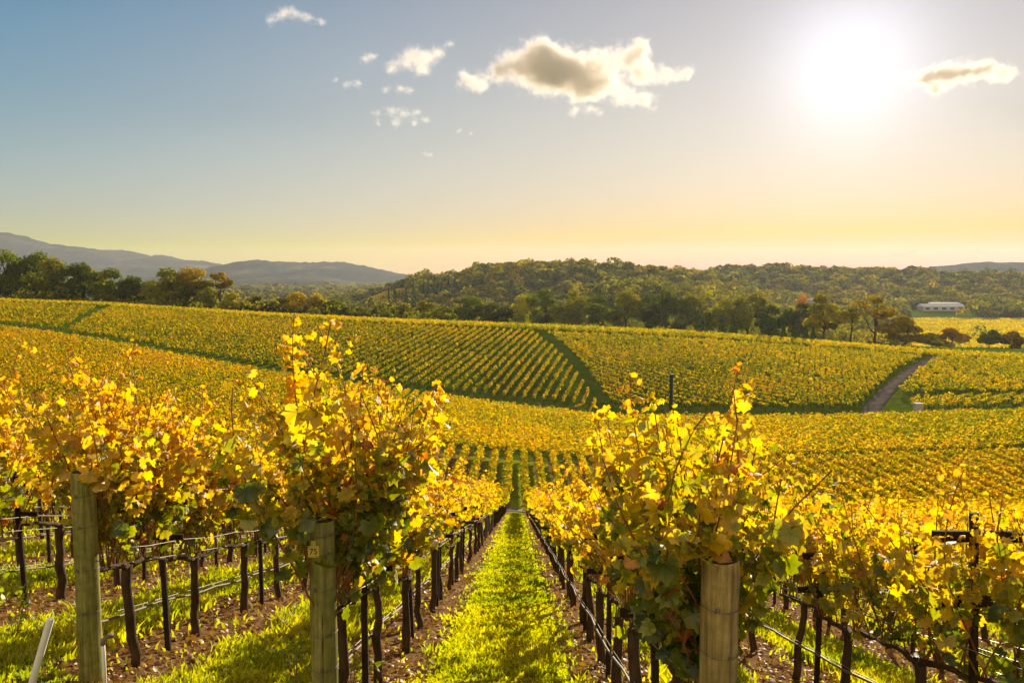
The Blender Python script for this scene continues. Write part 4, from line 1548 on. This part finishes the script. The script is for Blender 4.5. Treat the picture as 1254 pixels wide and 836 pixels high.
def weed(u, v, y, hgt, n, seed, label):
    r_ = np.random.default_rng(seed)
    p_ = at(u, v, y)
    z_ = gz(p_[0], y)
    root_ = thing('weed_plant', label, 'weed', (p_[0], y, z_), 'broadleaf weeds at the foot of the posts')
    P_, N_, T__ = [], [], []
    for s in range(5):
        e = np.array([r_.normal(0, .16), r_.normal(0, .12), hgt * r_.uniform(.7, 1.05)])
        pts = np.array([e * t_ + np.array([0, 0, .06 * math.sin(t_ * 3)]) * np.array([1, 1, 1]) for t_ in np.linspace(0, 1, 7)])
        obj('stem', poly_mesh('stem', *tube(pts, np.linspace(.004, .0015, 7), 5), M['cane']), root_)
        for q_ in range(n):
            t_ = r_.uniform(.25, 1)
            c = pts[min(6, int(t_ * 6))]
            o_ = unit(r_.normal(0, 1, (1, 3)))[0]
            P_.append(c + o_ * .02)
            N_.append(np.array([0, -.2, 1]) + r_.normal(0, .4, 3))
            T__.append(o_ + np.array([0, 0, .3]))
    n_ = len(P_)
    V_, F__, tn_, uv_ = scatter(SIMPLE, np.array(P_), np.array(N_), np.array(T__), r_.uniform(.045, .085, n_), np.clip(r_.normal(.36, .1, n_), 0, 1), np.column_stack([np.full(n_, .6), np.ones(n_), np.ones(n_)]))
    obj('foliage', mesh_np('foliage', V_, F__, M['grass'], tone=tn_), root_)


weed(388, 800, 6.4, .62, 13, 1, 'leafy weed in front of the greenish post with the number tag')
weed(362, 825, 6.2, .45, 10, 2, 'lower weed left of the greenish post')
weed(432, 822, 6.6, .42, 9, 3, 'small weed right of the greenish post')
weed(18, 780, 7.2, .70, 14, 4, 'tall weed in the grass behind the white slanting pipe')

# ------------------------------------------------------------------ clouds
def cloud_material(name, dens, scale, blobs, amp, col):
    """vapour: density swells round each blob centre and is torn by noise at the rim"""
    m = mat(name)
    b = NB(m)
    pos = b.n('ShaderNodeTexCoord').outputs['Object']
    warp = b.noise(scale * .55, 3, .5, pos, 'Color')
    wv = b.n('ShaderNodeVectorMath', {0: warp, 1: (.5, .5, .5)}, operation='SUBTRACT').outputs[0]
    wv = b.n('ShaderNodeVectorMath', {0: wv, 'Scale': 1.1 / scale}, operation='SCALE').outputs[0]
    p = b.n('ShaderNodeVectorMath', {0: pos, 1: wv}, operation='ADD').outputs[0]
    p = b.n('ShaderNodeVectorMath', {0: p, 1: (1, 1, 1.25)}, operation='MULTIPLY').outputs[0]
    f = None
    for c, r_ in blobs:
        d = b.n('ShaderNodeVectorMath', {0: p, 1: (c[0], c[1], c[2] * 1.25)}, operation='DISTANCE').outputs['Value']
        g = b.math('SUBTRACT', 1.0, b.math('DIVIDE', d, r_ * 1.9), True)
        g = b.math('MULTIPLY', g, g)
        f = g if f is None else b.math('ADD', f, g)
    n1 = b.noise(scale * 2.0, 9, .66, pos)
    e = b.math('ADD', f, b.math('MULTIPLY', b.math('SUBTRACT', n1, .5), amp))
    e = b.math('MULTIPLY', b.math('SUBTRACT', e, .20), 1.3)
    e = b.math('MAXIMUM', e, 0.0)
    d = b.math('MULTIPLY', b.math('MINIMUM', b.math('MULTIPLY', e, e), 1.0), dens)
    v = b.n('ShaderNodeVolumePrincipled', {'Color': (*col, 1), 'Density': d, 'Anisotropy': .22}).outputs[0]
    b.n('ShaderNodeOutputMaterial', {'Volume': v})
    return m


def cloud(label, y, blobs, dens, seed, amp=1.6, col=(.93, .89, .84), group='small clouds left of the big grey cloud'):
    import bmesh
    r_ = np.random.default_rng(seed)
    bm = bmesh.new()
    px = y / 975.0
    C = np.array([at(u, v, y) for u, v, rp in blobs])
    C[:, 1] += r_.uniform(-.6, .6, len(C)) * np.array([b_[2] for b_ in blobs]) * px
    R = np.array([b_[2] for b_ in blobs]) * px
    c0 = C.mean(0)
    for c, rr in zip(C, R):
        mt = Matrix.Translation(Vector(c - c0)) @ Matrix.Diagonal((rr * 1.75, rr * 1.7, rr * 1.45, 1))
        bmesh.ops.create_icosphere(bm, subdivisions=3, radius=1.0, matrix=mt)
    me0 = bpy.data.meshes.new('cloud_shell')
    bm.to_mesh(me0)
    bm.free()
    o_ = bpy.data.objects.new('tmp', me0)
    COL.objects.link(o_)
    rm = o_.modifiers.new('r', 'REMESH')
    rm.mode = 'VOXEL'
    rm.voxel_size = max(R.min() * .3, 4)
    dg = bpy.context.evaluated_depsgraph_get()
    me_ = bpy.data.meshes.new_from_object(o_.evaluated_get(dg))
    bpy.data.objects.remove(o_)
    me_.materials.clear()
    me_.materials.append(cloud_material('cloud_vapour', dens, 1.0 / (np.median(R) * 1.25), [(c - c0, rr) for c, rr in zip(C, R)], amp, col))
    return thing('cloud', label, 'cloud', tuple(c0), group, me_)


cloud('large grey-hearted cumulus cloud with glowing cream edges', 3000,
      [(572, 96, 15), (590, 100, 12), (612, 92, 16), (636, 78, 26), (660, 66, 24), (668, 92, 28), (692, 82, 30), (712, 96, 24), (735, 72, 20), (742, 104, 22), (772, 70, 24), (786, 62, 14), (790, 90, 18), (820, 92, 15), (842, 92, 11), (770, 120, 17), (790, 126, 14), (718, 112, 16)], .070, 1, group=None)
cloud('small wisp just below the large grey-hearted cloud', 3000, [(703, 137, 10), (722, 134, 10), (735, 138, 7)], .022, 2)
cloud('long grey cloud with a bright rim close to the sun', 3000, [(1110, 98, 10), (1130, 95, 14), (1155, 92, 18), (1180, 88, 19), (1205, 87, 17), (1230, 90, 13), (1148, 110, 10)], .11, 3, group=None)
cloud('cream cloud with a swept-up tip beside the large cloud', 3000, [(478, 80, 12), (500, 72, 18), (520, 70, 17), (538, 66, 13), (550, 52, 8), (520, 86, 10)], .022, 4)
cloud('small round cloud left of the cream swept-up cloud', 3000, [(446, 72, 8), (456, 68, 8)], .026, 5)
cloud('flat cream cloud high up, alone in blue sky', 3000, [(330, 24, 9), (345, 18, 11), (362, 17, 12), (378, 23, 9), (393, 25, 8)], .022, 6)
cloud('tiny twin cloud left of the ragged puff', 3000, [(410, 98, 5), (424, 103, 7), (438, 102, 8)], .024, 7)
cloud('ragged puff under the cream swept-up cloud', 3000, [(472, 110, 7), (490, 108, 10), (503, 112, 7)], .020, 8)
cloud('wide torn wisp, lowest of the larger wisps', 3000, [(460, 138, 7), (478, 137, 9), (495, 138, 11), (512, 137, 8), (485, 150, 8), (508, 150, 7), (522, 146, 6), (462, 149, 6)], .022, 9)
cloud('two faint specks of cloud under the large cloud', 3000, [(562, 160, 5), (577, 164, 4)], .022, 10)
cloud('tiny pinkish speck of cloud, lowest in the middle', 3000, [(520, 189, 4), (527, 190, 4.5)], .026, 11)
cloud('thin grey streak of cloud low over the far right hills', 14000, [(u_, 310 - (u_ - 1090) * .02 + 1.2 * math.sin(u_ * .11), 5.5 + 1.5 * math.sin(u_ * .07)) for u_ in range(1090, 1214, 9)], .0040, 12, amp=.7, col=(.06, .05, .05), group=None)

# ------------------------------------------------------------------ haze
HAZE = 3.8e-5
m = mat('haze_air')
b = NB(m)
v = b.n('ShaderNodeVolumePrincipled', {'Color': (.80, .85, .93, 1), 'Density': HAZE, 'Anisotropy': .35}).outputs[0]
b.n('ShaderNodeOutputMaterial', {'Volume': v})
X0 = max(abs(gx[0]), gx[-1]) + 20
V, T = boxp(-X0, X0, gy[0] - 20, max(gy[-1], 9000) + 20, -44, 320)
kind(obj('haze', poly_mesh('haze', V, T, m, False)), 'stuff')
